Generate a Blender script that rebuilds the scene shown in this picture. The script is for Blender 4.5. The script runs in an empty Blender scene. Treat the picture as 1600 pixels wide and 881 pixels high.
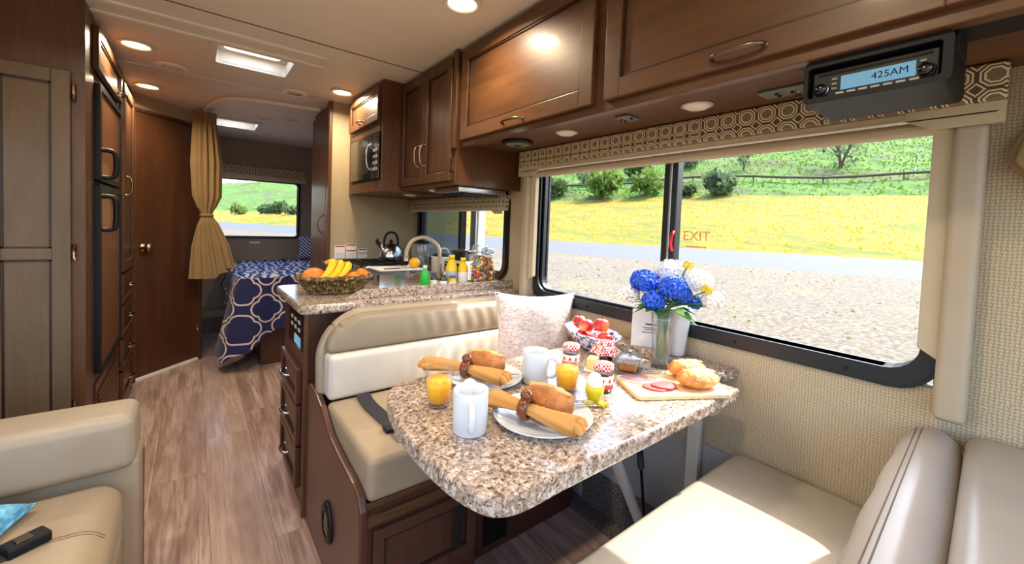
import bpy, bmesh, math, random
from mathutils import Vector, Matrix, Euler
random.seed(7)
S = bpy.context.scene
COL = S.collection
PI = math.pi

# ------------------------------------------------------------------ camera
cam_d = bpy.data.cameras.new('camera')
cam = bpy.data.objects.new('camera', cam_d)
COL.objects.link(cam)
cam_d.sensor_width = 36.0
cam_d.lens = 637.0 / 1600.0 * 36.0
cam_d.shift_x = 0.0
cam_d.shift_y = -(440.5 - 378.0) / 1600.0
cam_d.clip_start = 0.02
cam_d.clip_end = 800
RX = (0.789, 0.007, 0.614); RY = (-0.613, -0.054, 0.788); RZ = (0.039, -0.998, -0.039)
m = Matrix(((RX[0], -RX[1], -RX[2]), (RY[0], -RY[1], -RY[2]), (RZ[0], -RZ[1], -RZ[2])))
q = m.to_quaternion(); q.normalize()
cam.rotation_mode = 'QUATERNION'
cam.rotation_quaternion = q
cam.location = (0, 0, 1.28)
S.camera = cam

# ------------------------------------------------------------------ world, sun, exposure
SUN_DIR = Vector((-1.0, 0.24, -1.42)).normalized()      # direction of travel
w = bpy.data.worlds.new('sky'); S.world = w
w.use_nodes = True
nt = w.node_tree
sky = nt.nodes.new('ShaderNodeTexSky')
sky.sky_type = 'NISHITA'
sky.sun_disc = False
sky.sun_elevation = math.asin(-SUN_DIR.z)
sky.sun_rotation = math.atan2(-SUN_DIR.x, -SUN_DIR.y)
sky.air_density = 1.0; sky.dust_density = 3.5; sky.ozone_density = 1.0
bg = nt.nodes['Background']
bg.inputs['Strength'].default_value = 0.78
nt.links.new(sky.outputs['Color'], bg.inputs['Color'])

sun_l = bpy.data.lights.new('sun', 'SUN')
sun_l.energy = 6.2
sun_l.color = (1.0, 0.95, 0.86)
sun_l.angle = math.radians(0.6)
sun = bpy.data.objects.new('sun', sun_l); COL.objects.link(sun)
sun.rotation_euler = SUN_DIR.to_track_quat('-Z', 'Y').to_euler()
sun.location = (12, 3, 18)

S.view_settings.view_transform = 'Standard'
S.view_settings.look = 'None'
S.view_settings.gamma = 1.0
S.view_settings.use_curve_mapping = False
S.view_settings.exposure = 0.62
S.cycles.use_denoising = True
S.cycles.max_bounces = 10
S.cycles.diffuse_bounces = 5
S.cycles.transparent_max_bounces = 16
S.cycles.caustics_reflective = False
S.cycles.caustics_refractive = False
S.cycles.sample_clamp_indirect = 6.0

LAMP_W = 6.0           # one recessed ceiling lamp

# ------------------------------------------------------------------ colours and materials
def lin(c):
    if isinstance(c, str):
        c = c.lstrip('#'); c = [int(c[i:i + 2], 16) / 255 for i in (0, 2, 4)]
    return tuple((v / 12.92 if v <= 0.04045 else ((v + 0.055) / 1.055) ** 2.4) for v in c) + (1.0,)

class NT:
    """small helper around one material's node tree"""
    def __init__(s, name):
        s.m = bpy.data.materials.new(name); s.m.use_nodes = True
        s.t = s.m.node_tree; s.t.nodes.clear()
        s.out = s.n('ShaderNodeOutputMaterial')
        s.p = None
    def n(s, typ, **kw):
        nd = s.t.nodes.new(typ)
        for k, v in kw.items(): setattr(nd, k, v)
        return nd
    def l(s, a, b): s.t.links.new(a, b)
    def principled(s, col=None, rough=.5, metal=0, coat=0, trans=0, ior=1.45, sheen=0, spec=.5):
        p = s.n('ShaderNodeBsdfPrincipled'); s.p = p
        if col is not None: p.inputs['Base Color'].default_value = lin(col)
        p.inputs['Roughness'].default_value = rough
        p.inputs['Metallic'].default_value = metal
        p.inputs['Coat Weight'].default_value = coat
        p.inputs['Coat Roughness'].default_value = .12
        p.inputs['Transmission Weight'].default_value = trans
        p.inputs['IOR'].default_value = ior
        p.inputs['Sheen Weight'].default_value = sheen
        p.inputs['Specular IOR Level'].default_value = spec
        s.l(p.outputs[0], s.out.inputs[0])
        return p
    def coord(s, scale=(1, 1, 1), kind='Object', rot=(0, 0, 0), loc=(0, 0, 0)):
        tc = s.n('ShaderNodeTexCoord'); mp = s.n('ShaderNodeMapping')
        mp.inputs['Scale'].default_value = scale; mp.inputs['Rotation'].default_value = rot
        mp.inputs['Location'].default_value = loc
        s.l(tc.outputs[kind], mp.inputs['Vector']); return mp.outputs[0]
    def noise(s, vec, scale=5, detail=4, rough=.55, dist=0):
        x = s.n('ShaderNodeTexNoise')
        x.inputs['Scale'].default_value = scale; x.inputs['Detail'].default_value = detail
        x.inputs['Roughness'].default_value = rough; x.inputs['Distortion'].default_value = dist
        if vec is not None: s.l(vec, x.inputs['Vector'])
        return x.outputs['Fac']
    def voro(s, vec, scale=5, feature='F1', out='Distance', rnd=1.0):
        x = s.n('ShaderNodeTexVoronoi', feature=feature); x.inputs['Scale'].default_value = scale
        x.inputs['Randomness'].default_value = rnd
        if vec is not None: s.l(vec, x.inputs['Vector'])
        return x.outputs[out]
    def ramp(s, fac, stops, interp='LINEAR'):
        r = s.n('ShaderNodeValToRGB'); e = r.color_ramp; e.interpolation = interp
        while len(e.elements) < len(stops): e.elements.new(.5)
        for el, (p, c) in zip(e.elements, stops):
            el.position = p; el.color = lin(c) if not (isinstance(c, tuple) and len(c) == 4) else c
        s.l(fac, r.inputs[0]); return r.outputs[0]
    def mix(s, fac, a, b, mode='MIX'):
        x = s.n('ShaderNodeMix', data_type='RGBA', blend_type=mode)
        for sock, v in ((x.inputs[0], fac), (x.inputs[6], a), (x.inputs[7], b)):
            if isinstance(v, (int, float)): sock.default_value = v
            elif isinstance(v, (str, tuple)): sock.default_value = lin(v) if isinstance(v, str) else v
            else: s.l(v, sock)
        return x.outputs[2]
    def math(s, op, a, b=None, c=None, clamp=False):
        x = s.n('ShaderNodeMath', operation=op, use_clamp=clamp)
        for i, v in enumerate((a, b, c)):
            if v is None: continue
            if isinstance(v, (int, float)): x.inputs[i].default_value = v
            else: s.l(v, x.inputs[i])
        return x.outputs[0]
    def bump(s, h, strength=.2, dist=.01):
        b = s.n('ShaderNodeBump'); b.inputs['Strength'].default_value = strength
        b.inputs['Distance'].default_value = dist
        s.l(h, b.inputs['Height']); s.l(b.outputs[0], s.p.inputs['Normal'])
    def color(s, c): s.l(c, s.p.inputs['Base Color'])
    def rough(s, c): s.l(c, s.p.inputs['Roughness'])
    def objrand(s):
        return s.n('ShaderNodeObjectInfo').outputs['Random']

M = {}
def plain(name, col, rough=.5, metal=0, bump=0, bscale=60, coat=0, var=.0, spec=.5, sheen=0):
    t = NT(name); t.principled(col, rough, metal, coat, spec=spec, sheen=sheen)
    v = t.coord()
    if var:
        base = lin(col)
        t.color(t.mix(t.noise(v, 6, 3), tuple(x * (1 - var) for x in base[:3]) + (1,), tuple(min(1, x * (1 + var)) for x in base[:3]) + (1,)))
    if bump: t.bump(t.noise(v, bscale, 3), bump, .004)
    M[name] = t.m; return t.m

def wood(name, c1, c2, scale, rough=.42, coat=.12, var=True, bump=.05):
    t = NT(name); t.principled(None, rough, 0, coat)
    v = t.coord(scale)
    a = t.noise(v, 1.0, 6, .65, .6)
    g = t.noise(t.coord(tuple(x * 5 for x in scale)), 1.5, 3, .6)
    c = t.ramp(a, [(.25, c1), (.75, c2)])
    c = t.mix(t.ramp(g, [(.4, (0, 0, 0, 1)), (.7, (.35, .35, .35, 1))]), c, c1)
    t.color(c); t.bump(g, bump, .002); M[name] = t.m; return t.m

wood('walnut_v', '#452917', '#6a4628', (14, 14, 1.3))           # vertical grain
wood('walnut_h', '#452917', '#6a4628', (14, 1.3, 14))           # grain along the coach
wood('walnut_x', '#452917', '#6a4628', (1.3, 14, 14))
wood('walnut_door', '#432718', '#5f3c24', (16, 16, 1.1), rough=.4)
wood('walnut_grey', '#5a4835', '#75604a', (12, 12, 1.2), rough=.42)
wood('walnut_base', '#44281d', '#5d3a2b', (14, 14, 1.3), rough=.35)
plain('wood_groove', '#1f130b', .5)
plain('wood_glaze', '#2e1c10', .4)

def floor_mat():
    t = NT('floor_plank'); t.principled(None, .33, 0, .15)
    r = t.objrand()
    tc = t.n('ShaderNodeTexCoord'); comb = t.n('ShaderNodeVectorMath', operation='ADD')
    cx = t.n('ShaderNodeCombineXYZ'); t.l(t.math('MULTIPLY', r, 37.0), cx.inputs[0]); t.l(t.math('MULTIPLY', r, 91.0), cx.inputs[1])
    t.l(tc.outputs['Object'], comb.inputs[0]); t.l(cx.outputs[0], comb.inputs[1])
    mp = t.n('ShaderNodeMapping'); mp.inputs['Scale'].default_value = (9, .9, 9); t.l(comb.outputs[0], mp.inputs[0])
    a = t.noise(mp.outputs[0], 1.2, 6, .62, 1.2)
    mp2 = t.n('ShaderNodeMapping'); mp2.inputs['Scale'].default_value = (70, 3.5, 70); t.l(comb.outputs[0], mp2.inputs[0])
    g = t.noise(mp2.outputs[0], 1.0, 4, .6)
    c = t.ramp(a, [(.22, '#66504a'), (.42, '#957a70'), (.58, '#b99f96'), (.78, '#d6c3bb')])
    c = t.mix(t.ramp(g, [(.45, (0, 0, 0, 1)), (.72, (.75, .75, .75, 1))]), c, '#62483e')
    c = t.mix(t.math('MULTIPLY', r, .42), c, '#c0a799')
    t.color(c); t.bump(g, .06, .002); M['floor_plank'] = t.m
floor_mat()
plain('floor_seam', '#4a352a', .6)

def ceiling_mat():
    t = NT('ceiling_panel'); t.principled('#ddd5c4', .5)
    v = t.coord((3, 40, 1)); t.bump(t.noise(v, 1.2, 4), .06, .003)
    t.color(t.mix(t.noise(t.coord((1, 6, 1)), 3, 3), '#e9e2d2', '#f3eee2')); M['ceiling_panel'] = t.m
ceiling_mat()
plain('ceiling_trim', '#f4f1ea', .35)

def wallpaper(name, c1, c2, c3, sc=1.0):
    t = NT(name); t.principled(None, .7)
    sep = t.n('ShaderNodeSeparateXYZ'); t.l(t.n('ShaderNodeTexCoord').outputs['Object'], sep.inputs[0])
    wob = t.math('MULTIPLY', t.noise(t.coord(), 45, 2), .006)
    u = t.math('MULTIPLY', t.math('ADD', t.math('ADD', sep.outputs[0], sep.outputs[1]), wob), 1 / (.0078 * sc))
    v = t.math('MULTIPLY', t.math('ADD', sep.outputs[2], wob), 1 / (.0078 * sc))
    s1 = t.math('ABSOLUTE', t.math('SINE', t.math('MULTIPLY', u, PI))); s2 = t.math('ABSOLUTE', t.math('SINE', t.math('MULTIPLY', v, PI)))
    chk = t.math('MODULO', t.math('ADD', t.math('ADD', t.math('FLOOR', u), t.math('FLOOR', v)), 4000.0), 2.0)
    f = t.math('ADD', t.math('MULTIPLY', s1, chk), t.math('MULTIPLY', s2, t.math('SUBTRACT', 1.0, chk)))
    f = t.math('MULTIPLY', f, t.math('ADD', .55, t.math('MULTIPLY', t.noise(t.coord((160, 160, 160)), 1, 2), .8)))
    c = t.ramp(f, [(.15, c1), (.55, c2), (.95, c3)])
    c = t.mix(t.math('MULTIPLY', t.noise(t.coord(), 3, 2), .3), c, c2)
    t.color(c); t.bump(f, .25, .002); M[name] = t.m
wallpaper('wallpaper', '#8f7d61', '#b3a080', '#c9b899', 1.0)
plain('rear_wallpaper', '#9a8b7f', .75, bump=.1, bscale=200)
plain('grey_wall', '#a39f98', .8, bump=.2, bscale=220)

def carpet_mat():
    t = NT('carpet'); t.principled(None, .95)
    n = t.noise(t.coord(), 160, 2); t.color(t.ramp(n, [(.35, '#3c3431'), (.55, '#6d625c'), (.7, '#9a8f88')])); t.bump(n, .6, .006); M['carpet'] = t.m
carpet_mat()

def leather(name, c, var=.12, rough=.42, bs=180):
    t = NT(name); t.principled(None, rough, spec=.45)
    v = t.coord(); b = lin(c)
    t.color(t.mix(t.noise(v, 9, 4), tuple(x * (1 - var) for x in b[:3]) + (1,), tuple(min(1, x * (1 + var)) for x in b[:3]) + (1,)))
    h = t.math('ADD', t.math('MULTIPLY', t.noise(v, bs, 2), .4), t.noise(v, 14, 2))
    t.bump(h, .12, .006); M[name] = t.m
leather('leather_tan', '#9c8a70')
leather('leather_taupe', '#9b8c76')
leather('leather_cream', '#c9c1b1')
leather('leather_grey', '#9f968a', rough=.33)
leather('leather_seat', '#a59d90', rough=.4)
leather('leather_dark', '#8b7c66')
plain('stitch', '#6b5a43', .7)

def granite():
    t = NT('granite'); t.principled(None, .16, 0, .3)
    v = t.coord()
    big = t.noise(v, 22, 5, .6, .8); mid = t.noise(v, 80, 5, .7, .8); sp = t.noise(v, 120, 3, .6, .8)
    c = t.ramp(mid, [(.32, '#46372c'), (.42, '#836d5d'), (.52, '#b3a08e'), (.64, '#d9cec1')])
    c = t.mix(t.ramp(big, [(.5, (0, 0, 0, 1)), (.72, (.6, .6, .6, 1))]), c, '#7b6350')
    c = t.mix(t.ramp(sp, [(.57, (0, 0, 0, 1)), (.66, (1, 1, 1, 1))]), c, '#2f241f')
    t.color(c); M['granite'] = t.m
granite()

def fabric_valance():
    t = NT('valance_fabric'); t.principled(None, .8)
    uv = t.n('ShaderNodeTexCoord').outputs['Object']; sep = t.n('ShaderNodeSeparateXYZ'); t.l(uv, sep.inputs[0])
    P = .057
    def cell(o):
        return t.math('ABSOLUTE', t.math('SUBTRACT', t.math('FRACT', t.math('MULTIPLY', o, 1 / P)), .5))
    along = t.math('ADD', sep.outputs[1], sep.outputs[0])
    a = cell(along); b = cell(t.math('ADD', sep.outputs[2], 10 * P + .006))
    dg = t.math('MULTIPLY', t.math('ADD', a, b), .70)
    o = t.math('MAXIMUM', t.math('MAXIMUM', a, b), dg)
    def band(x, lo, hi): return t.math('MULTIPLY', t.math('GREATER_THAN', x, lo), t.math('LESS_THAN', x, hi))
    ln = t.math('MAXIMUM', band(o, .24, .31), band(o, .365, .43))
    dia = band(t.math('ADD', a, b), .72, .80)
    ln = t.math('MAXIMUM', ln, dia)
    inner = t.math('LESS_THAN', o, .25)
    base = t.mix(inner, '#5c4a35', '#857258')
    t.color(t.mix(ln, base, '#e2d6b6')); M['valance_fabric'] = t.m
fabric_valance()
leather('valance_vinyl', '#c0b192', .05, .5)
leather('trim_vinyl', '#ae9e86', .05, .5)

def bed_fabric():
    t = NT('bed_print'); t.principled(None, .85, sheen=.2)
    uv = t.n('ShaderNodeTexCoord').outputs['UV']; sep = t.n('ShaderNodeSeparateXYZ'); t.l(uv, sep.inputs[0])
    P = .31
    def motif(off):
        a = t.math('ABSOLUTE', t.math('SUBTRACT', t.math('FRACT', t.math('ADD', t.math('MULTIPLY', sep.outputs[0], 1 / P), off)), .5))
        b = t.math('ABSOLUTE', t.math('SUBTRACT', t.math('FRACT', t.math('ADD', t.math('MULTIPLY', sep.outputs[1], 1 / P), off)), .5))
        def circ(ca, cb, r):
            da = t.math('SUBTRACT', a, ca); db = t.math('SUBTRACT', b, cb)
            return t.math('SUBTRACT', t.math('SQRT', t.math('ADD', t.math('MULTIPLY', da, da), t.math('MULTIPLY', db, db))), r)
        return t.math('ABSOLUTE', t.math('MINIMUM', circ(.165, 0, .20), circ(0, .165, .20)))
    d = t.math('MINIMUM', motif(0.0), motif(0.5))
    ln = t.math('LESS_THAN', d, .021)
    t.color(t.mix(ln, t.mix(t.noise(t.coord(), 40, 2), '#141640', '#20245a'), '#cfc0bb'))
    t.bump(t.noise(t.coord(), 25, 3), .25, .01); M['bed_print'] = t.m
bed_fabric()

def bed_top_fabric():
    t = NT('bed_top_print'); t.principled(None, .85)
    uv = t.coord((1, 1, 1)); x = t.n('ShaderNodeTexWave'); x.inputs['Scale'].default_value = 5; x.inputs['Distortion'].default_value = 10
    x.inputs['Detail'].default_value = 2; x.inputs['Detail Scale'].default_value = 1.5
    t.l(uv, x.inputs['Vector'])
    t.color(t.ramp(x.outputs['Fac'], [(.60, '#1f3586'), (.70, '#cfd6ea')])); M['bed_top_print'] = t.m
bed_top_fabric()
def stripe_pillow():
    t = NT('stripe_print'); t.principled(None, .85)
    x = t.n('ShaderNodeTexWave'); x.inputs['Scale'].default_value = 9; x.inputs['Distortion'].default_value = 1.2
    t.l(t.coord((1, 1, 2), rot=(0, .5, .4)), x.inputs['Vector'])
    t.color(t.ramp(x.outputs['Fac'], [(.55, '#24408f'), (.65, '#d5dced')])); M['stripe_print'] = t.m
stripe_pillow()

def curtain_mat():
    t = NT('curtain_fabric'); t.principled('#a1814f', .8, sheen=.2)
    t.color(t.mix(t.noise(t.coord((60, 60, 6)), 2, 3), '#7f6540', '#a0845a')); M['curtain_fabric'] = t.m
curtain_mat()

def pillow_silver():
    t = NT('pillow_silver'); t.principled(None, .38, 0, 0, sheen=.3)
    v = t.coord((26, 26, 60), rot=(0, .35, 0)); n = t.noise(v, 1.3, 5, .7, 1.6)
    t.color(t.ramp(n, [(.34, '#b99a8e'), (.46, '#d3c1b8'), (.56, '#e4d9d3'), (.7, '#efe9e5')])); t.bump(n, .35, .008); M['pillow_silver'] = t.m
pillow_silver()
def pillow_blue():
    t = NT('pillow_blue'); t.principled(None, .7, sheen=.2)
    n = t.noise(t.coord((6, 22, 8)), 2, 4, .6, 1.0); t.color(t.ramp(n, [(.38, '#2f7ea8'), (.55, '#6fb9d8'), (.68, '#bfe3f2')])); t.bump(n, .5, .01); M['pillow_blue'] = t.m
pillow_blue()

plain('metal_black', '#141517', .45, .1, spec=.4)
plain('frame_black', '#202226', .38, .2, spec=.6)
plain('black_plastic', '#101012', .55, spec=.3)
plain('black_gloss', '#0c0c0e', .12, coat=.5)
plain('copper', '#a88a72', .26, 1)
plain('bronze', '#77675a', .3, 1)
plain('steel', '#c3c4c6', .2, 1)
plain('steel_brushed', '#b6b8ba', .34, 1)
plain('white_plastic', '#e8e4da', .4)
plain('white_ceramic', '#d3d9dd', .12, coat=.4)
plain('cream_metal', '#b9ab8e', .4)
plain('cream_paint', '#d6cfba', .4)
plain('fridge_panel', '#7a5034', .35, coat=.3)
plain('speaker_grey', '#6f7570', .5, .2)
plain('red_plastic', '#d21f2c', .4)
plain('paper_white', '#efeae4', .7)
plain('paper_red', '#b9412f', .7)
plain('paper_grey', '#b4b2ae', .7)
plain('ink', '#55505a', .7)
plain('belt_webbing', '#26262a', .7, bump=.4, bscale=300)
plain('napkin', '#bd8848', .85, bump=.3, bscale=40, var=.12)
plain('ring_wood', '#6e3416', .25, coat=.4)
plain('egg', '#f2f0ec', .4)
plain('egg_cup', '#d9c41e', .35, coat=.3)
plain('ham', '#8f6864', .5, var=.12)
plain('fat', '#efc9b8', .5)
plain('salami', '#b9605c', .5, var=.35)
plain('butter', '#ecd98a', .5)
plain('jam', '#5a0f14', .25)
plain('lid_red', '#cf2f33', .4)
plain('stem_green', '#4d7a35', .5)
plain('leaf_green', '#3f6e22', .5, var=.3)
plain('petal_blue', '#2b5fd6', .6, var=.25)
plain('petal_white', '#f3f2ec', .6, var=.05)
plain('petal_yellow', '#a8860f', .6); plain('bloom_yellow', '#e5cf3c', .6)
plain('banana', '#edc11c', .45, var=.08)
plain('banana_tip', '#6a5220', .6)
plain('orange', '#ee7b16', .42, bump=.3, bscale=160)
plain('lemon', '#f2b221', .42, bump=.3, bscale=160)
plain('green_soap', '#1fae35', .3)
plain('blue_cap', '#2a5aa8', .4)
plain('yellow_oil', '#e4c01c', .2)
plain('bottle_white', '#e5e6e4', .4)
plain('candy_red', '#c52a2a', .3); plain('candy_green', '#4c9a2a', .3); plain('candy_orange', '#e08a1e', .3); plain('candy_yellow', '#e6cc3c', .3); plain('candy_brown', '#6b3a1c', .3); plain('candy_blue', '#7d8fd0', .3); plain('cereal', '#b9822f', .5)
plain('trunk_bark', '#5a4a3c', .9, bump=.5, bscale=30)
plain('fence_wood', '#5b4b3f', .9)
plain('rope_trim', '#d6cfc4', .6)
plain('screen_mesh', '#5f6c70', .7)
plain('dark_mesh', '#1a1818', .6)
plain('badge_blue', '#2f4f9e', .4)
plain('pot_black', '#151515', .28, coat=.3)
plain('lid_smoke', '#2c2a28', .15, coat=.4)

def bread(name, c1, c2, c3):
    t = NT(name); t.principled(None, .5)
    v = t.coord(); n = t.noise(v, 18, 5, .6); c = t.ramp(n, [(.3, c1), (.55, c2), (.75, c3)])
    t.color(t.mix(t.ramp(t.noise(v, 38, 4, .7, 2.0), [(.55, (0, 0, 0, 1)), (.7, (.7, .7, .7, 1))]), c, c3)); t.bump(t.noise(v, 60, 4), .8, .008); M[name] = t.m
bread('crust', '#8a4d1f', '#b36e31', '#cb9154')
bread('crust_pale', '#b86a22', '#d4924a', '#ecd0a4')
bread('crust_split', '#d99a50', '#e8b674', '#f2d5a3')
def apple():
    t = NT('apple'); t.principled(None, .25, coat=.3)
    n = t.noise(t.coord((8, 8, 4)), 2, 4); t.color(t.ramp(n, [(.38, '#a5161c'), (.55, '#c43328'), (.68, '#dda24e')])); M['apple'] = t.m
apple()
def board():
    t = NT('board_wood'); t.principled(None, .5)
    n = t.noise(t.coord((30, 2.5, 30), rot=(0, 0, .5)), 1, 4); t.color(t.ramp(n, [(.3, '#d8b27a'), (.7, '#ecd2a4')])); M['board_wood'] = t.m
board()
def basket_mat():
    t = NT('wicker'); t.principled(None, .5)
    n = t.noise(t.coord(), 60, 3); t.color(t.ramp(n, [(.4, '#3b2a18'), (.55, '#7a6038'), (.68, '#b39a62')])); M['wicker'] = t.m
basket_mat()
def gingham():
    t = NT('gingham'); t.principled(None, .8)
    c = t.n('ShaderNodeTexChecker'); c.inputs['Scale'].default_value = 140
    c.inputs['Color1'].default_value = lin('#c9272c'); c.inputs['Color2'].default_value = lin('#f3e9e4')
    t.l(t.coord(), c.inputs['Vector']); t.color(c.outputs[0]); M['gingham'] = t.m
gingham()
def delft():
    t = NT('delft'); t.principled(None, .15, coat=.4)
    n = t.noise(t.coord(), 75, 2); t.color(t.ramp(n, [(.5, '#eef0f4'), (.56, '#48539a')])); M['delft'] = t.m
delft()

def glass(name, tint=(1, 1, 1), gl=.08, rough=.02, haze=0.0, edge=.55):
    t = NT(name)
    tr = t.n('ShaderNodeBsdfTransparent'); tr.inputs[0].default_value = (*tint, 1)
    g = t.n('ShaderNodeBsdfGlossy'); g.inputs['Roughness'].default_value = rough
    fr = t.n('ShaderNodeLayerWeight'); fr.inputs[0].default_value = .12
    f = t.math('ADD', t.math('MULTIPLY', fr.outputs['Fresnel'], edge), gl, clamp=True)
    mx = t.n('ShaderNodeMixShader'); t.l(f, mx.inputs[0]); t.l(tr.outputs[0], mx.inputs[1]); t.l(g.outputs[0], mx.inputs[2])
    res = mx.outputs[0]
    if haze:
        d = t.n('ShaderNodeBsdfDiffuse'); d.inputs[0].default_value = (.9, .9, .9, 1)
        m2 = t.n('ShaderNodeMixShader'); m2.inputs[0].default_value = haze
        t.l(res, m2.inputs[1]); t.l(d.outputs[0], m2.inputs[2]); res = m2.outputs[0]
    t.l(res, t.out.inputs[0]); M[name] = t.m
glass('window_glass', (.97, .98, .98), .0, .01)
glass('tumbler_glass', (.99, .995, .995), .01, .03, .008, .3)
glass('vase_glass', (.95, .965, .98), .06, .05, .04)
glass('screen_glass', (.34, .40, .44), .02, .1, .07)
glass('lid_glass', (.75, .85, .9), .1, .03, .1)

def juice():
    t = NT('juice'); t.principled('#ffb70a', .3); t.p.inputs['Subsurface Weight'].default_value = .0
    M['juice'] = t.m
juice()
def emit(name, col, s):
    t = NT(name); e = t.n('ShaderNodeEmission'); e.inputs[0].default_value = lin(col); e.inputs[1].default_value = s
    t.l(e.outputs[0], t.out.inputs[0]); M[name] = t.m
emit('lamp_lens', '#ffdca8', 6.0)
def sticker():
    t = NT('exit_red'); d = t.n('ShaderNodeBsdfDiffuse'); d.inputs[0].default_value = lin('#c8563a'); a = t.n('ShaderNodeBsdfTransparent')
    mx = t.n('ShaderNodeMixShader'); mx.inputs[0].default_value = .5; t.l(d.outputs[0], mx.inputs[1]); t.l(a.outputs[0], mx.inputs[2]); t.l(mx.outputs[0], t.out.inputs[0]); M['exit_red'] = t.m
sticker()
emit('display_blue', '#86b6cd', .55)
emit('display_text', '#1d3a4d', .25)
emit('led_green', '#58e060', 1.2)
def dome():
    t = NT('skylight_dome'); a = t.n('ShaderNodeBsdfTranslucent'); a.inputs[0].default_value = (.95, .95, .95, 1)
    b = t.n('ShaderNodeBsdfTransparent'); mx = t.n('ShaderNodeMixShader'); mx.inputs[0].default_value = .35
    t.l(a.outputs[0], mx.inputs[1]); t.l(b.outputs[0], mx.inputs[2]); t.l(mx.outputs[0], t.out.inputs[0]); M['skylight_dome'] = t.m
dome()

def gravel_mat():
    t = NT('gravel_ground'); t.principled(None, .95)
    v = t.coord(); n = t.noise(v, 9, 6, .7); b = t.noise(v, .35, 4)
    c = t.ramp(n, [(.3, '#332f27'), (.5, '#5c554a'), (.7, '#837c70')])
    c = t.mix(t.ramp(b, [(.56, (0, 0, 0, 1)), (.75, (.7, .7, .7, 1))]), c, '#6d6b48')
    t.color(t.mix(1.0, c, (.85, .82, .77, 1), 'MULTIPLY')); t.bump(n, .7, .05); M['gravel_ground'] = t.m
gravel_mat()
def road_mat():
    t = NT('asphalt'); t.principled(None, .9); n = t.noise(t.coord(), 6, 4); t.color(t.ramp(n, [(.3, '#404447'), (.7, '#4b4f53')])); M['asphalt'] = t.m
road_mat()
def field_mat():
    t = NT('flower_field'); t.principled(None, .95)
    v = t.coord((1, .35, 1), rot=(0, 0, -.38)); a = t.noise(v, .3, 6, .7); n = t.noise(v, 1.1, 7, .8)
    c = t.ramp(n, [(.34, '#3d5220'), (.42, '#6f7022'), (.52, '#948019'), (.66, '#a88b17')])
    c = t.mix(t.ramp(a, [(.46, (0, 0, 0, 1)), (.62, (.85, .85, .85, 1))]), c, '#55702a')
    t.color(t.mix(1.0, c, (.72, .65, .17, 1), 'MULTIPLY')); t.bump(n, .8, .3); M['flower_field'] = t.m
field_mat()
def hill_mat():
    t = NT('hill_grass'); t.principled(None, .95)
    v = t.coord((1, .45, 1), rot=(0, 0, -.38)); a = t.noise(v, .16, 7, .72); n = t.noise(v, .55, 8, .8)
    c = t.ramp(n, [(.32, '#223c14'), (.46, '#436a20'), (.6, '#65862d'), (.75, '#808e48')])
    c = t.mix(t.ramp(a, [(.50, (0, 0, 0, 1)), (.60, (.85, .85, .85, 1))]), c, '#5d5348')
    t.color(t.mix(1.0, c, (.72, .82, .5, 1), 'MULTIPLY')); t.bump(n, 1.0, .6); M['hill_grass'] = t.m
hill_mat()
def leaf_mat(name, c1, c2):
    t = NT(name); t.principled(None, .8); c = t.mix(t.noise(t.coord(), 3, 3), c1, c2); t.color(c)
    tr = t.n('ShaderNodeBsdfTranslucent'); t.l(c, tr.inputs[0]); mx = t.n('ShaderNodeMixShader'); mx.inputs[0].default_value = .5
    t.l(t.p.outputs[0], mx.inputs[1]); t.l(tr.outputs[0], mx.inputs[2]); t.l(mx.outputs[0], t.out.inputs[0]); M[name] = t.m
leaf_mat('leaf_sage', '#46593e', '#6b7d58'); leaf_mat('leaf_olive', '#4c6628', '#768c3c'); leaf_mat('leaf_dark', '#2c4022', '#4a6034'); leaf_mat('petal_field', '#b8940f', '#c9a414'); leaf_mat('field_green', '#466a1a', '#6a8a2a')

# ------------------------------------------------------------------ mesh builder
def root_world(o):
    v = Vector((0, 0, 0))
    while o is not None:
        v += o.location; o = o.parent
    return v

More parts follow.
